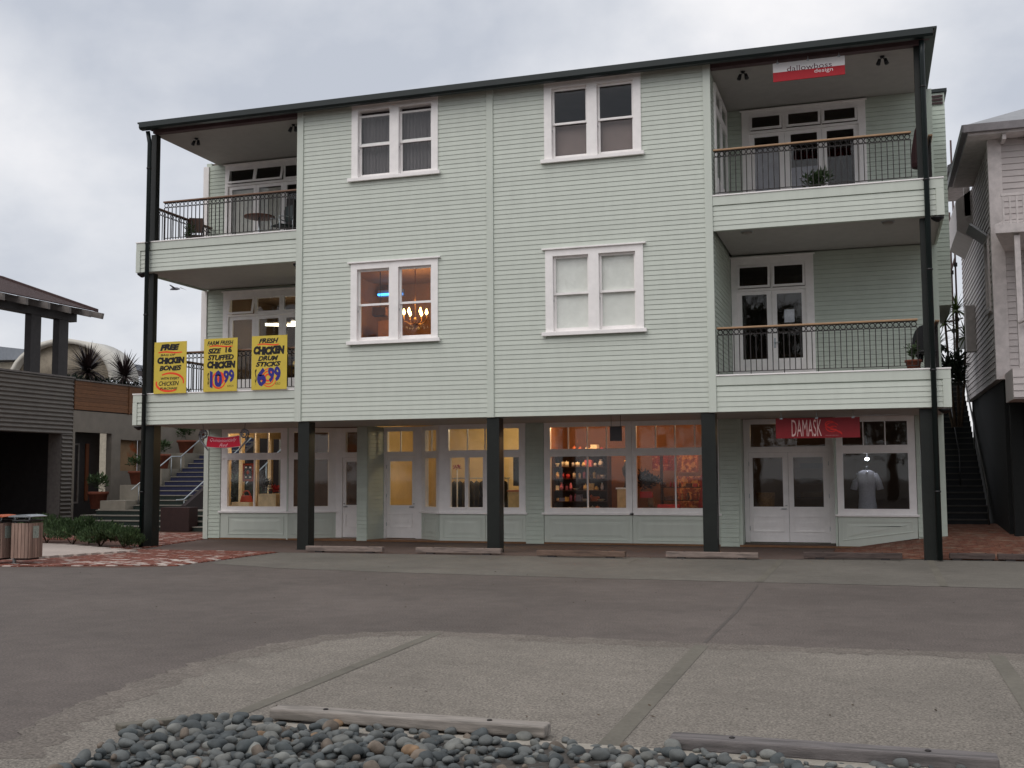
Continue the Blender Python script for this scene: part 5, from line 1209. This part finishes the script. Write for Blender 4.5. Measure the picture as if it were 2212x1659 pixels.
MB().path([(bx-.22, by, bz), (bx-.1, by, bz+.03), (bx+.1, by, bz+.02), (bx+.24, by, bz)], [.02, .06, .06, .015], 8).build('body', mat('gull_grey', (120, 120, 126), .7), r)
for s_ in (-1, 1): MB().add([(bx-.06, by+s_*.04, bz+.04), (bx+.08, by+s_*.04, bz+.04), (bx+.04, by+s_*.35, bz+.13), (bx+.10, by+s_*.7, bz+.06), (bx-.03, by+s_*.36, bz+.13)], [(0, 1, 2, 4), (4, 2, 3)]).build('wing', mat('gull_grey', (120, 120, 126)), r)

# ------------------------------------------------------------------ window dressings
def curtain(x0, x1, y, z0, z1, label, m):
    q = MB(); n = 60; vs = []
    for i in range(n+1):
        x = x0+(x1-x0)*i/n; yy = y+.03*math.sin(i*1.05)+.015*math.sin(i*2.3+1); vs += [(x, yy, z0), (x, yy, z1)]
    q.add(vs, [(2*i, 2*i+2, 2*i+3, 2*i+1) for i in range(n)], True); q.build('net_curtain', m, None, label, 'curtain', 'net curtains in the top left window')
M_NET = mat('grey_net', (112, 106, 108), .9, .06, 4, stretch=(14, 1, .3))
curtain(5.9, 6.84, .26, 9.1, 10.85, 'grey net curtain in the left half of the top left sash window', M_NET); curtain(6.98, 7.94, .26, 9.1, 10.85, 'grey net curtain in the right half of the top left sash window', M_NET)
def blind(x0, x1, y, z0, z1, label, m, g):
    r = thing('roller_blind', label, 'blind', ((x0+x1)/2, y, z0), g)
    MB().box(x0, x1, y, y+.004, z0, z1).build('fabric', m, r); MB().path([(x0, y+.03, z1+.02), (x1, y+.03, z1+.02)], .03, 8).build('roller', M_WHITE, r); MB().box(x0, x1, y-.006, y+.010, z0-.02, z0).build('bottom_bar', M_WHITE, r)
M_BLW = mat('white_blind', (248, 247, 242), .8, .02); M_BLB = mat('taupe_blind', (128, 112, 108), .8, .03)
blind(10.88, 11.82, .135, 5.12, 6.86, 'white roller blind pulled down in left half of the first floor right window', M_BLW, 'white blinds of the first floor right window'); blind(11.97, 12.9, .135, 5.12, 6.86, 'white roller blind pulled down in right half of the first floor right window', M_BLW, 'white blinds of the first floor right window')
for a, b, w in ((10.88, 11.82, 'left'), (11.97, 12.9, 'right')):
    MB().box(a, b, .2, .204, 9.1, 9.98).build('cafe_blind', M_BLB, None, f'taupe half blind covering the lower {w} pane of the top right window', 'blind', 'half blinds of the top right window')
for a, b, z0, z1, lab in ((15.2, 15.9, 8.55, 10.0, 'pale blind behind the left glazed door of the top right balcony'), (16.1, 16.8, 8.55, 9.35, 'pale half blind behind the middle glazed door of the top right balcony')):
    MB().box(a, b, 3.30, 3.304, z0, z1).build('door_blind', mat('lilac_blind', (150, 146, 156), .8), None, lab, 'blind')
for k, (a, b) in enumerate(((0.3, 1.07), (1.2, 1.95))):
    MB().box(a, b, 3.30, 3.304, 8.5, 10.1).build('door_blind', mat('cream_blind', (190, 186, 178), .8), None, ('cream blind behind the first glazed door of the top left balcony', 'cream blind behind the second glazed door of the top left balcony')[k], 'blind')

# ------------------------------------------------------------------ trees across the car park (seen only mirrored in the glass)
M_TLEAF = mat('pohutukawa_leaf', (44, 54, 38), .6, .15, 1, island=.35)
def street_tree(x, y, h, r, label, seed):
    root = thing('broad_tree', label, 'tree', (x, y, 0), 'trees across the car park'); rnd = random.Random(seed)
    t = MB().path([(x, y, 0), (x+.1, y, h*.25), (x-.1, y+.1, h*.45)], [.35, .28, .2], 9)
    for k in range(6):
        a = k*1.05+seed; t.path([(x, y, h*.33), (x+math.cos(a)*r*.35, y+math.sin(a)*r*.35, h*.55), (x+math.cos(a)*r*.65, y+math.sin(a)*r*.65, h*.72)], [.16, .11, .05], 7)
    t.build('trunk', M_BARK, root); mb = MB()
    for k in range(9):
        a = rnd.uniform(0, 6.28); q = rnd.uniform(0, .6)
        bush(mb, (x+math.cos(a)*r*q, y+math.sin(a)*r*q, h*rnd.uniform(.3, .8)), (r*.55, r*.55, h*.24), 420, .75, rnd)
    mb.build('crown', M_TLEAF, root)
TL = ('leftmost', 'second', 'third', 'fourth', 'fifth', 'sixth', 'seventh', 'eighth', 'rightmost')
for i, (x, y, h, r) in enumerate(((-46, -46, 10, 6), (-36, -50, 12.5, 7), (-26, -45, 9, 6), (-17, -49, 12, 6.5), (-8, -46, 13, 6), (1, -50, 17, 7), (10, -47, 16, 7), (19, -50, 15, 7), (30, -46, 11, 6.5))):
    street_tree(x, y, h, r, TL[i]+' broad dark tree in the row across the car park', 60+i)
# ------------------------------------------------------------------ lit interiors
WARM, ORANGE, GOLD = (1.0, .66, .34), (1.0, .58, .28), (1.0, .79, .49)
E_LAMP = emit('lamp_glow', (255, 226, 170), 6.0); E_TUBE = emit('tube_glow', (255, 244, 214), 6.0); E_CANDLE = emit('candle_glow', (255, 206, 120), 14.0); E_NEON = emit('blue_neon', (60, 150, 255), 5.0); E_SPOT = emit('halogen_glow', (235, 240, 255), 40.0)
def downlight(x, y, z, label, e, col, group, ring_=True):
    r = thing('downlight', label, 'ceiling light', (x, y, z), group)
    MB().lathe([(.045, 0), (.06, .01)], (x, y, z-.016), 12).build('bulb', E_LAMP, r); MB().lathe([(.06, 0), (.085, .006), (.085, .012)], (x, y, z-.012), 14).build('trim_ring', M_WHITE, r)
    if e: lamp('downlight_lamp', (x, y, z-.12), e, col, .06)
# second shop: clothing rack, cream walls, three downlights
downlight(7.15, 5.4, 3.27, 'ceiling downlight in the clothes shop, left of three', 24, GOLD, 'downlights in the clothes shop'); downlight(7.75, 4.9, 3.27, 'ceiling downlight in the clothes shop, nearest the window', 20, GOLD, 'downlights in the clothes shop'); downlight(7.9, 5.9, 3.27, 'ceiling downlight in the clothes shop, at the back right', 22, GOLD, 'downlights in the clothes shop')
CR = thing('clothes_rack', 'chrome clothes rack hung with dark garments behind the casement window', 'clothes rack', (7.2, 4.7, .07))
MB().path([(6.35, 4.7, 1.72), (8.3, 4.7, 1.72)], .014, 7).build('rail', M_STEEL, CR)
for x in (6.4, 8.25): MB().path([(x, 4.7, .07), (x, 4.7, 1.72)], .014, 7).path([(x, 4.4, .09), (x, 5.0, .09)], .014, 7).build('upright', M_STEEL, CR)
rnd = random.Random(77)
gcol = [(34, 32, 36), (52, 46, 44), (26, 26, 28), (84, 74, 62), (40, 36, 34), (62, 60, 62), (30, 28, 34), (96, 82, 60), (36, 34, 36), (44, 38, 36), (28, 28, 30)]
for k, c in enumerate(gcol):
    x = 6.5+k*.165; w = .10; L = rnd.uniform(.75, 1.0); yb = .22
    r = thing('garment', ('black jacket', 'brown coat', 'black dress', 'fawn cardigan', 'dark brown jacket', 'grey coat', 'navy black shirt', 'tan jacket', 'charcoal dress', 'umber coat', 'black long coat')[k]+' on a hanger on the clothes rack, number '+('one', 'two', 'three', 'four', 'five', 'six', 'seven', 'eight', 'nine', 'ten', 'eleven')[k]+' from the left', 'garment', (x, 4.7, 1.66-L), 'garments on the clothes rack')
    q = MB(); vs = []; prof = [(0.0, .04, .015), (-.04, .20, .03), (-.15, .23, .045), (-.4, .20, .04), (-L*.8, .23, .05), (-L, .25, .055)]
    for dz, hy, hx in prof:
        for a in range(10):
            t = 2*PI*a/10; vs.append((x+hx*math.cos(t)*(1+.3*math.sin(3*t+k)), 4.7+hy*math.sin(t), 1.64+dz))
    q.add(vs, [(i*10+j, i*10+(j+1) % 10, (i+1)*10+(j+1) % 10, (i+1)*10+j) for i in range(5) for j in range(10)], True); q.build('cloth', mat('garment_cloth_%d' % k, c, .9, .1, 8), r)
    MB().path([(x, 4.7, 1.64), (x, 4.7, 1.70), (x+.01, 4.715, 1.735), (x, 4.7, 1.74)], .005, 4).build('hanger', M_STEEL, r)
r = thing('glass_counter', 'small glowing display counter at the right end of the clothes shop', 'counter', (8.75, 4.3, .07))
MB().box(8.45, 9.1, 4.1, 4.6, .07, 1.35).build('body', mat('ivory_counter', (220, 190, 130), .6), r); MB().box(8.42, 9.13, 4.07, 4.63, 1.35, 1.40).build('counter_top', mat('orange_top', (180, 110, 60), .5), r)
MB().box(8.3, 9.2, 5.0, 5.05, 1.5, 2.3).build('dark_screen', M_BLACK, None, 'dark hanging screen behind the counter of the clothes shop', 'screen')
MB().box(5.3, 5.42, 5.6, 5.62, 1.3, 1.75).build('wall_print', mat('red_black_print', (84, 40, 34), .6, .2, 20), None, 'narrow dark red print on the cream wall seen through the glazed door', 'picture')
r = thing('red_flower', 'red silk flower on a white stand behind the casement window', 'flower', (6.9, 4.3, .9)); mb = MB(); bush(mb, (6.92, 4.25, 2.0), (.09, .09, .08), 70, .07, random.Random(2)); mb.build('petals', mat('silk_red', (170, 20, 30), .6), r); MB().path([(6.92, 4.25, .07), (6.92, 4.25, 1.95)], .02, 7).build('stand', M_WHITE, r)
# third shop: orange walls, gift shelves, plinth, flowers
for k, (x, y, e) in enumerate(((10.2, 4.3, 62), (11.3, 4.6, 15), (12.7, 4.6, 16), (13.6, 4.6, 14))): downlight(x, y, 3.27, ('first', 'second', 'third', 'fourth')[k]+' ceiling downlight from the left in the orange-lit gift shop', e, ORANGE, 'downlights in the gift shop')
SHF = thing('gift_shelves', 'tall dark shelf unit crowded with gifts in the orange-lit shop', 'shelf', (10.2, 5.3, .07))
M_SHELF = mat('dark_shelf', (58, 38, 30), .5)
for x in (9.46, 10.98): MB().box(x, x+.03, 4.95, 5.35, .07, 2.42).build('side', M_SHELF, SHF)
MB().box(9.46, 11.01, 5.35, 5.37, .07, 2.42).build('back', M_SHELF, SHF)
zs_ = [.78, 1.08, 1.38, 1.70, 2.02, 2.40]
for z in zs_: MB().box(9.49, 10.98, 4.95, 5.35, z-.02, z).build('shelf', M_SHELF, SHF)
rnd = random.Random(15); gc = [(226, 214, 190), (214, 180, 110), (190, 60, 60), (240, 226, 200), (120, 130, 160), (230, 200, 140), (160, 90, 60), (210, 210, 214), (70, 60, 60), (200, 120, 140)]
NUM = ('bottom', 'second', 'third', 'fourth', 'fifth', 'top')
for zi, z in enumerate(zs_):
    x = 9.56; k = 0
    while x < 10.9:
        w = rnd.uniform(.06, .13); h = rnd.uniform(.08, .22); c = rnd.choice(gc); y = 5.08+rnd.uniform(-.06, .08); kind = rnd.randrange(4); m = mat('gift_%d' % gc.index(c), c, .45, .15, 30)
        nm = ('gift_box', 'vase', 'bowl', 'candle')[kind]; cn = ('ivory', 'gold', 'red', 'cream', 'slate blue', 'honey', 'brown', 'white', 'charcoal', 'pink')[gc.index(c)]
        side = 'left end' if x < 9.9 else 'left half' if x < 10.25 else 'right half' if x < 10.6 else 'right end'
        lab = f'{cn} {nm.replace("_", " ")} on the {NUM[zi]} gift shelf, {side}'; q = MB()
        if kind == 0: q.obox((x, y, z+h/2), (w*1.6, w*1.2, h), rnd.uniform(-.3, .3))
        elif kind == 1: q.lathe([(w*.4, 0), (w*.7, h*.3), (w*.5, h*.7), (w*.25, h*.85), (w*.4, h)], (x, y, z), 10)
        elif kind == 2: q.lathe([(w*.35, 0), (w*.5, .01), (w*.9, h*.4), (w*.95, h*.45), (w*.8, h*.4)], (x, y, z), 12)
        else: q.lathe([(w*.5, 0), (w*.5, h*.8), (w*.1, h*.82), (w*.06, h)], (x, y, z), 10)
        q.build(nm, m, None, lab, nm.replace('_', ' '), 'gifts on the lit shop shelves'); x += w*1.1+rnd.uniform(.03, .055)
SH2 = thing('gift_shelves', 'dark shelf unit with red and brown gifts in the right orange window', 'shelf', (13.0, 5.2, .07))
for x in (12.42, 13.97): MB().box(x, x+.03, 5.0, 5.3, .07, 2.3).build('side', M_SHELF, SH2)
for z in (.80, 1.12, 1.46): MB().box(12.45, 13.97, 5.0, 5.3, z-.02, z).build('shelf', M_SHELF, SH2)
rc = [(150, 40, 36), (176, 96, 60), (120, 84, 60), (196, 150, 100), (96, 60, 48), (170, 60, 50)]
for zi, z in enumerate((.80, 1.12, 1.46)):
    x = 12.52; k = 0
    while x < 13.9:
        w = rnd.uniform(.06, .12); h = rnd.uniform(.08, .22); ci = rnd.randrange(6); m = mat('keepsake_%d' % ci, rc[ci], .5, .15, 30); kind = rnd.randrange(3); q = MB()
        nm = ('trinket_box', 'jug', 'figurine')[kind]; cn = ('crimson', 'rust', 'brown', 'straw', 'dark brown', 'scarlet')[ci]; side = 'left end' if x < 12.85 else 'middle' if x < 13.4 else 'right end'
        if kind == 0: q.obox((x, 5.12, z+h*.35), (w*1.5, w*1.2, h*.7), rnd.uniform(-.3, .3))
        elif kind == 1: q.lathe([(w*.4, 0), (w*.65, h*.35), (w*.35, h*.75), (w*.45, h)], (x, 5.12, z), 10)
        else: q.lathe([(w*.4, 0), (w*.3, h*.3), (w*.45, h*.6), (w*.15, h*.78), (w*.25, h*.9), (w*.05, h)], (x, 5.12, z), 10)
        q.build(nm, m, None, f'{cn} {nm.replace("_", " ")} on the {("bottom", "middle", "top")[zi]} shelf of the right orange window, {side}', nm.replace('_', ' '), 'gifts in the right orange window'); x += w*1.1+rnd.uniform(.03, .07)
r = thing('display_plinth', 'pale square plinth beside the gift shelves in the orange-lit shop', 'plinth', (11.6, 4.1, .07)); MB().box(11.48, 11.86, 3.95, 4.35, .07, 1.42).build('body', mat('pale_plinth', (224, 190, 140), .6), r, bevel=.01); MB().box(11.45, 11.89, 3.92, 4.38, 1.42, 1.46).build('cap', M_WHITE, r)
r = thing('dark_statuette', 'dark figurine with glittering beads standing on the pale plinth', 'figurine', (11.7, 4.15, 1.46)); MB().lathe([(.08, 0), (.05, .05), (.03, .25), (.09, .35), (.11, .5), (.05, .62), (.03, .66)], (11.68, 4.15, 1.46), 12).build('figure', M_DKT, r); MB().lathe([(.05, 0), (.06, .03), (.02, .06)], (11.68, 4.15, 2.12), 10).build('crown', mat('bead_gold', (220, 170, 90), .3, metal=.6), r)
r = thing('flower_vase', 'glass vase with a big dark bunch of flowers in the right orange window', 'vase', (12.3, 4.3, .95)); MB().box(12.0, 12.6, 4.1, 4.5, .07, .93).build('table', M_SHELF, r); MB().lathe([(.06, 0), (.09, .12), (.05, .28), (.07, .34)], (12.3, 4.3, .95), 12).build('vase', mat('vase_glass', (150, 120, 90), .3), r)
mb = MB(); bush(mb, (12.28, 4.3, 1.62), (.32, .28, .30), 420, .13, random.Random(8)); mb.build('flowers', mat('dark_flowers', (44, 30, 28), .7, .2, 9, island=.4), r)
M_FLORAL = mat('floral_cloth', (150, 84, 56), .8, .25, 22, alt=(206, 150, 96), altpos=(.5, .56)); M_FLORAL2 = mat('red_floral_cloth', (126, 44, 36), .8, .25, 26, alt=(176, 120, 84), altpos=(.54, .6))
for k, (a, b, c, d, m, lab) in enumerate(((12.1, 12.75, 1.9, 2.45, M_FLORAL2, 'red floral cloth hanging top left in the right orange window'), (12.78, 13.35, 1.85, 2.45, M_FLORAL, 'tan floral cloth hanging at the top of the right orange window'), (12.75, 13.4, .9, 1.75, M_FLORAL, 'large tan floral cloth hanging low in the right orange window'), (13.5, 13.95, 1.1, 2.3, mat('olive_cloth', (92, 72, 36), .8, .2, 18), 'olive patterned cloth at the back of the right orange window'))):
    q = MB(); n = 14; vs = []
    for i in range(n+1): x = a+(b-a)*i/n; yy = 5.6+k*.04+.02*math.sin(i*1.2); vs += [(x, yy, c), (x, yy, d)]
    q.add(vs, [(2*i, 2*i+2, 2*i+3, 2*i+1) for i in range(n)], True); q.build('patterned_cloth', m, None, lab, 'cloth', 'cloths hung in the gift shop')
r = thing('red_gown', 'deep red draped cloth on a stand at the right edge of the orange window', 'garment', (13.75, 4.2, .07)); MB().lathe([(.34, 0), (.30, .5), (.22, 1.1), (.17, 1.4), (.2, 1.62), (.12, 1.78), (.05, 1.84)], (13.78, 4.25, .07), 16).build('cloth', mat('deep_red_cloth', (124, 12, 16), .7, .1, 6), r); MB().lathe([(.03, 0), (.03, .1), (.05, .14)], (13.78, 4.25, 1.9), 8).build('finial', mat('bead_gold', (220, 170, 90)), r)
MB().obox((12.85, 3.85, .98), (.55, .28, .1)).build('red_gift_box', mat('scarlet_box', (196, 44, 34), .5), None, 'flat scarlet gift box on the sill of the right orange window', 'box')
MB().obox((12.25, 3.95, 1.28), (.3, .2, .16)).build('red_tin', mat('scarlet_tin', (170, 30, 26), .4), None, 'scarlet tin beside the flower vase in the right orange window', 'tin')
MB().box(12.0, 13.9, 3.75, 4.05, .07, .92).build('window_bench', M_SHELF, None, 'dark display bench along the right orange window', 'bench'); MB().box(9.7, 11.4, 3.75, 4.02, .07, .88).build('window_bench', M_SHELF, None, 'dark display bench along the left orange window', 'bench')
# fourth shop: dim, one halogen spot above a dress form
r = thing('dress_form', 'dress form wearing a pale grey knitted dress in the dark shop window', 'mannequin', (17.7, 4.05, .07))
q = MB(); vs = []
prof = [(.0, .26, .17), (.45, .24, .16), (.85, .215, .15), (1.05, .19, .13), (1.25, .20, .14), (1.42, .22, .14), (1.58, .23, .12), (1.66, .19, .09), (1.71, .08, .06)]
for dz, hx, hy in prof:
    for a in range(16):
        t = 2*PI*a/16; vs.append((17.68+hx*math.cos(t), 4.05+hy*math.sin(t)*(1+.04*math.sin(5*t)), .17+dz))
q.add(vs, [(i*16+j, i*16+(j+1) % 16, (i+1)*16+(j+1) % 16, (i+1)*16+j) for i in range(8) for j in range(16)]+[tuple(range(128, 144))], True); M_KNIT = mat('pale_grey_knit', (150, 148, 156), .9, .1, 40)
q.build('dress', M_KNIT, r)
for s_ in (-1, 1): MB().path([(17.68+s_*.18, 4.05, 1.78), (17.68+s_*.27, 4.03, 1.6), (17.68+s_*.31, 4.02, 1.40)], [.075, .075, .09], 10).build('sleeve', M_KNIT, r)
MB().path([(17.68, 4.05, 1.84), (17.68, 4.05, 1.98)], [.05, .045], 10).build('neck', M_BLACK, r); MB().path([(17.68, 4.05, .07), (17.68, 4.05, .2)], .03, 8).build('stand', M_BLACK, r)
MB().lathe([(.025, 0), (.035, .02), (.02, .04)], (17.69, 3.93, 1.80), 8).build('pendant', mat('silver_bead', (230, 230, 236), .2, metal=.8), None, 'small silver pendant on the pale grey knitted dress', 'pendant')
r = thing('halogen_spot', 'dazzling halogen spotlight above the dress in the dark shop', 'spotlight', (17.7, 4.1, 2.12)); MB().lathe([(.02, 0), (.045, .02), (.045, .05), (.02, .07)], (17.7, 4.0, 2.11), 12).build('bulb', E_SPOT, r); MB().path([(17.7, 4.05, 2.18), (17.7, 4.1, 3.27)], .012, 6).build('stem', M_BLACK, r)
lamp('halogen_lamp', (17.7, 3.88, 2.14), 1.1, (.9, .93, 1.0), .03); lamp('dim_lamp', (15.4, 5.6, 2.9), 4, WARM, .1)
r = thing('wicker_basket', 'woven basket on the floor behind the left glass of the double doors', 'basket', (15.15, 4.6, .07)); MB().lathe([(.2, 0), (.26, .45), (.22, .9), (.24, 1.25)], (15.2, 4.6, .07), 14).build('basket', mat('wicker', (128, 92, 52), .8, .2, 30), r)
r = thing('wall_shelves', 'dark wall shelves with folded cloth behind the right glass of the double doors', 'shelf', (16.3, 6.0, .07))
for k in range(6): MB().box(15.9, 17.0, 5.8, 6.1, .4+k*.38, .42+k*.38).build('shelf', M_SHELF, r); MB().box(16.0, 16.8, 5.82, 6.05, .42+k*.38, .55+k*.38).build('folded_cloth', mat('dim_cloth_%d' % (k % 3), ((74, 62, 52), (52, 44, 44), (90, 70, 50))[k % 3], .9), r)
# first shop: display plinths, handbag, framed picture
lamp('corner_shop_lamp', (1.7, 4.4, 3.0), 34, WARM, .1); lamp('corner_shop_lamp', (0.5, 4.6, 3.0), 24, WARM, .1)
MB().box(0.12, .70, 3.75, 4.2, .07, 1.06).build('display_plinth', mat('cream_plinth', (226, 200, 160), .6), None, 'low cream plinth under the handbag in the corner shop window', 'plinth', bevel=.01)
MB().box(1.02, 1.60, 3.7, 4.15, .07, 1.30).build('display_plinth', mat('cream_plinth', (226, 200, 160)), None, 'taller cream plinth under the red flowers in the corner shop window', 'plinth', bevel=.01)
r = thing('handbag', 'orange red handbag with a round handle on the low cream plinth', 'handbag', (.48, 3.95, 1.06)); M_BAG = mat('orange_leather', (186, 66, 34), .4)
MB().prism([(.30, 1.06), (.68, 1.06), (.62, 1.25), (.36, 1.25)], 3.88, 4.02).build('body', M_BAG, r, bevel=.02); MB().path([(.49+.12*math.cos(a), 3.95, 1.24+.15*math.sin(a)) for a in [i*PI/10 for i in range(11)]], .018, 7).build('handle', M_BAG, r)
r = thing('framed_picture', 'small picture in a red frame hanging in the corner shop window', 'picture', (.5, 4.0, 1.66)); MB().wall(.33, .68, 1.66, 2.18, 3.99, 4.02, [(.38, .63, 1.72, 2.12)]).build('frame', mat('red_frame', (160, 60, 36), .5), r); MB().box(.375, .635, 4.0, 4.01, 1.715, 2.125).build('print', M_BLACK, r)
q = MB()
for i, (a, b) in enumerate(((.43, 1.78), (.57, 1.78), (.43, 2.06), (.57, 2.06))): q.box(a-.03, a+.03, 3.996, 3.999, b-.02, b+.025)
q.build('white_blocks', M_WHITE, r); MB().lathe([(.02, 0), (.05, .05), (.02, .12)], (.5, 3.99, 1.86), 8).build('red_motif', mat('motif_red', (200, 70, 30), .5), r); MB().path([(.5, 4.0, 2.18), (.5, 4.0, 3.27)], .004, 4).build('wire', M_BLACK, r)
r = thing('flower_arrangement', 'dark and red flower arrangement on the taller cream plinth', 'flowers', (1.3, 3.9, 1.3)); mb = MB(); bush(mb, (1.2, 3.92, 1.52), (.14, .12, .2), 160, .1, random.Random(4)); mb.build('dark_leaves', mat('ink_leaf', (26, 30, 30), .6), r)
mb = MB(); bush(mb, (1.45, 3.9, 1.42), (.13, .1, .11), 120, .09, random.Random(5)); mb.build('red_petals', mat('silk_red', (170, 20, 30)), r); MB().lathe([(.05, 0), (.07, .08), (.05, .14)], (1.3, 3.92, 1.3), 10).build('vase', M_BLACK, r)
# first floor left window: chandelier, neon, pendant shade, shelf
CH = thing('chandelier', 'lit crystal chandelier with candle bulbs behind the first floor left window', 'chandelier', (6.4, 2.5, 5.7)); M_BRASS = mat('brass', (170, 120, 60), .35, metal=.8)
MB().path([(6.4, 2.5, 7.27), (6.4, 2.5, 5.85)], .012, 6).lathe([(.02, 0), (.05, .06), (.03, .14), (.06, .2), (.02, .26)], (6.4, 2.5, 5.72), 10).build('stem', M_BRASS, CH)
for k in range(6):
    a = k*PI/3+.35; x, y = 6.4+.30*math.cos(a), 2.5+.30*math.sin(a)
    MB().path([(6.4, 2.5, 5.85), (6.4+.15*math.cos(a), 2.5+.15*math.sin(a), 5.80), (x, y, 5.90), (x, y, 6.02)], .011, 6).build('arm', M_BRASS, CH)
    MB().lathe([(.010, 0), (.045, .05), (.036, .10), (.006, .17)], (x, y, 6.05), 8).build('candle_bulb', E_CANDLE, CH)
    for d in (.12, .24, .33):
        MB().lathe([(.002, 0), (.014, .02), (.002, .07)], (6.4+d*math.cos(a+.2), 2.5+d*math.sin(a+.2), 5.62+.25*d), 6).build('crystal', mat('crystal', (236, 214, 170), .15, spec=.9), CH)
lamp('chandelier_lamp', (6.4, 2.5, 6.35), 38, (1.0, .64, .33), .15); lamp('room_lamp', (8.3, 1.8, 6.9), 8, (1.0, .62, .30), .2)
r = thing('neon_tube', 'blue neon light strip high in the first floor left window room', 'neon light', (4.65, 4.4, 7.2)); MB().path([(4.62, 4.0, 6.92), (5.35, 4.0, 6.92)], .03, 8).build('tube', E_NEON, r); MB().box(4.6, 5.4, 4.04, 4.1, 6.85, 7.05).build('fitting', M_STEEL, r)
r = thing('pendant_lamp', 'brown box pendant shade behind the first floor left window', 'lamp shade', (5.4, 2.5, 6.08)); MB().obox((5.38, 2.5, 6.18), (.36, .3, .22), .2).build('shade', mat('brown_shade', (104, 62, 40), .7), r); MB().path([(5.38, 2.5, 6.29), (5.38, 2.5, 7.27)], .008, 5).build('flex', M_BLACK, r)
MB().box(5.0, 5.5, 3.2, 3.6, 3.92, 6.05).build('tall_cupboard', mat('tan_cupboard', (190, 126, 70), .6), None, 'tan cupboard behind the left pane of the first floor left window', 'cupboard')
MB().box(6.5, 8.8, 3.9, 4.3, 6.4, 6.9).build('menu_board', M_BLACK, None, 'long dark menu board high behind the right pane of first floor left window', 'board')
# left balcony shop: fluorescent tubes, shelf of bright jars
for k, (x, y, lab) in enumerate(((0.75, 5.2, 'fluorescent tube behind the left balcony doors above the middle poster'), (1.75, 5.0, 'fluorescent tube behind the left balcony doors above the drum sticks poster'))):
    r = thing('fluorescent_tube', lab, 'tube light', (x, y, 6.5), 'fluorescent tubes in the balcony shop'); MB().path([(x-.45, y, 6.42), (x+.45, y+.5, 6.42)], .035, 8).build('tube', E_TUBE, r); MB().path([(x-.47, y, 6.48), (x+.47, y+.5, 6.48)], .04, 6).path([(x, y+.25, 6.48), (x, y+.25, 7.27)], .01, 5).build('batten', M_WHITE, r)
    lamp('tube_lamp', (x, y+.2, 6.3), 16, (1.0, .78, .45), .25)
CS = thing('jar_counter', 'display counter with lit jars inside the left balcony shop', 'counter', (1.6, 5.6, 3.93)); MB().box(.2, 3.4, 5.3, 5.8, 3.93, 4.85).build('counter', M_SHELF, CS)
rnd = random.Random(21)
for z in (5.1, 5.4): MB().box(.2, 3.4, 5.45, 5.7, z, z+.02).build('shelf', M_SHELF, CS)
for k in range(34):
    z = (4.85, 5.12, 5.42)[k % 3]; x = .3+(k//3)*.27+rnd.uniform(0, .05); c = rnd.choice(((236, 214, 140), (240, 230, 190), (200, 150, 70), (110, 90, 60)))
    MB().lathe([(.05, 0), (.055, .1), (.03, .14), (.035, .17)], (x, 5.5, z), 8).build('jar', mat('jar_%d' % c[0], c, .3), CS)
MB().box(3.5, 3.9, 3.5, 3.9, 3.93, 5.0).build('black_speaker', M_BLACK, None, 'tall black cabinet beside the drum sticks poster on the balcony', 'cabinet')

# ------------------------------------------------------------------ small litter on the ground
rnd = random.Random(91); lt = MB()
for k in range(118):
    if k < 60: x, y, z = rnd.uniform(4.5, 19), rnd.uniform(-1.0, -.1), .012
    elif k < 80: x, y, z = rnd.uniform(13, 19), rnd.uniform(-17.1, -15.8)+abs(rnd.gauss(0, .4)), .012
    else: x, y, z = rnd.uniform(3, 20), rnd.uniform(-13, -3), .008
    a = rnd.uniform(0, 6.28); leaf(lt, Vector((x, y, z)), Vector((math.cos(a), math.sin(a), .12)), rnd.uniform(.025, .05), .016, rnd)
lt.build('leaf_litter', mat('dry_leaf', (74, 58, 44), .9, .2, 5, island=.4), None, 'scattered dry leaves and grit on the car park', 'leaf litter', kind='stuff')
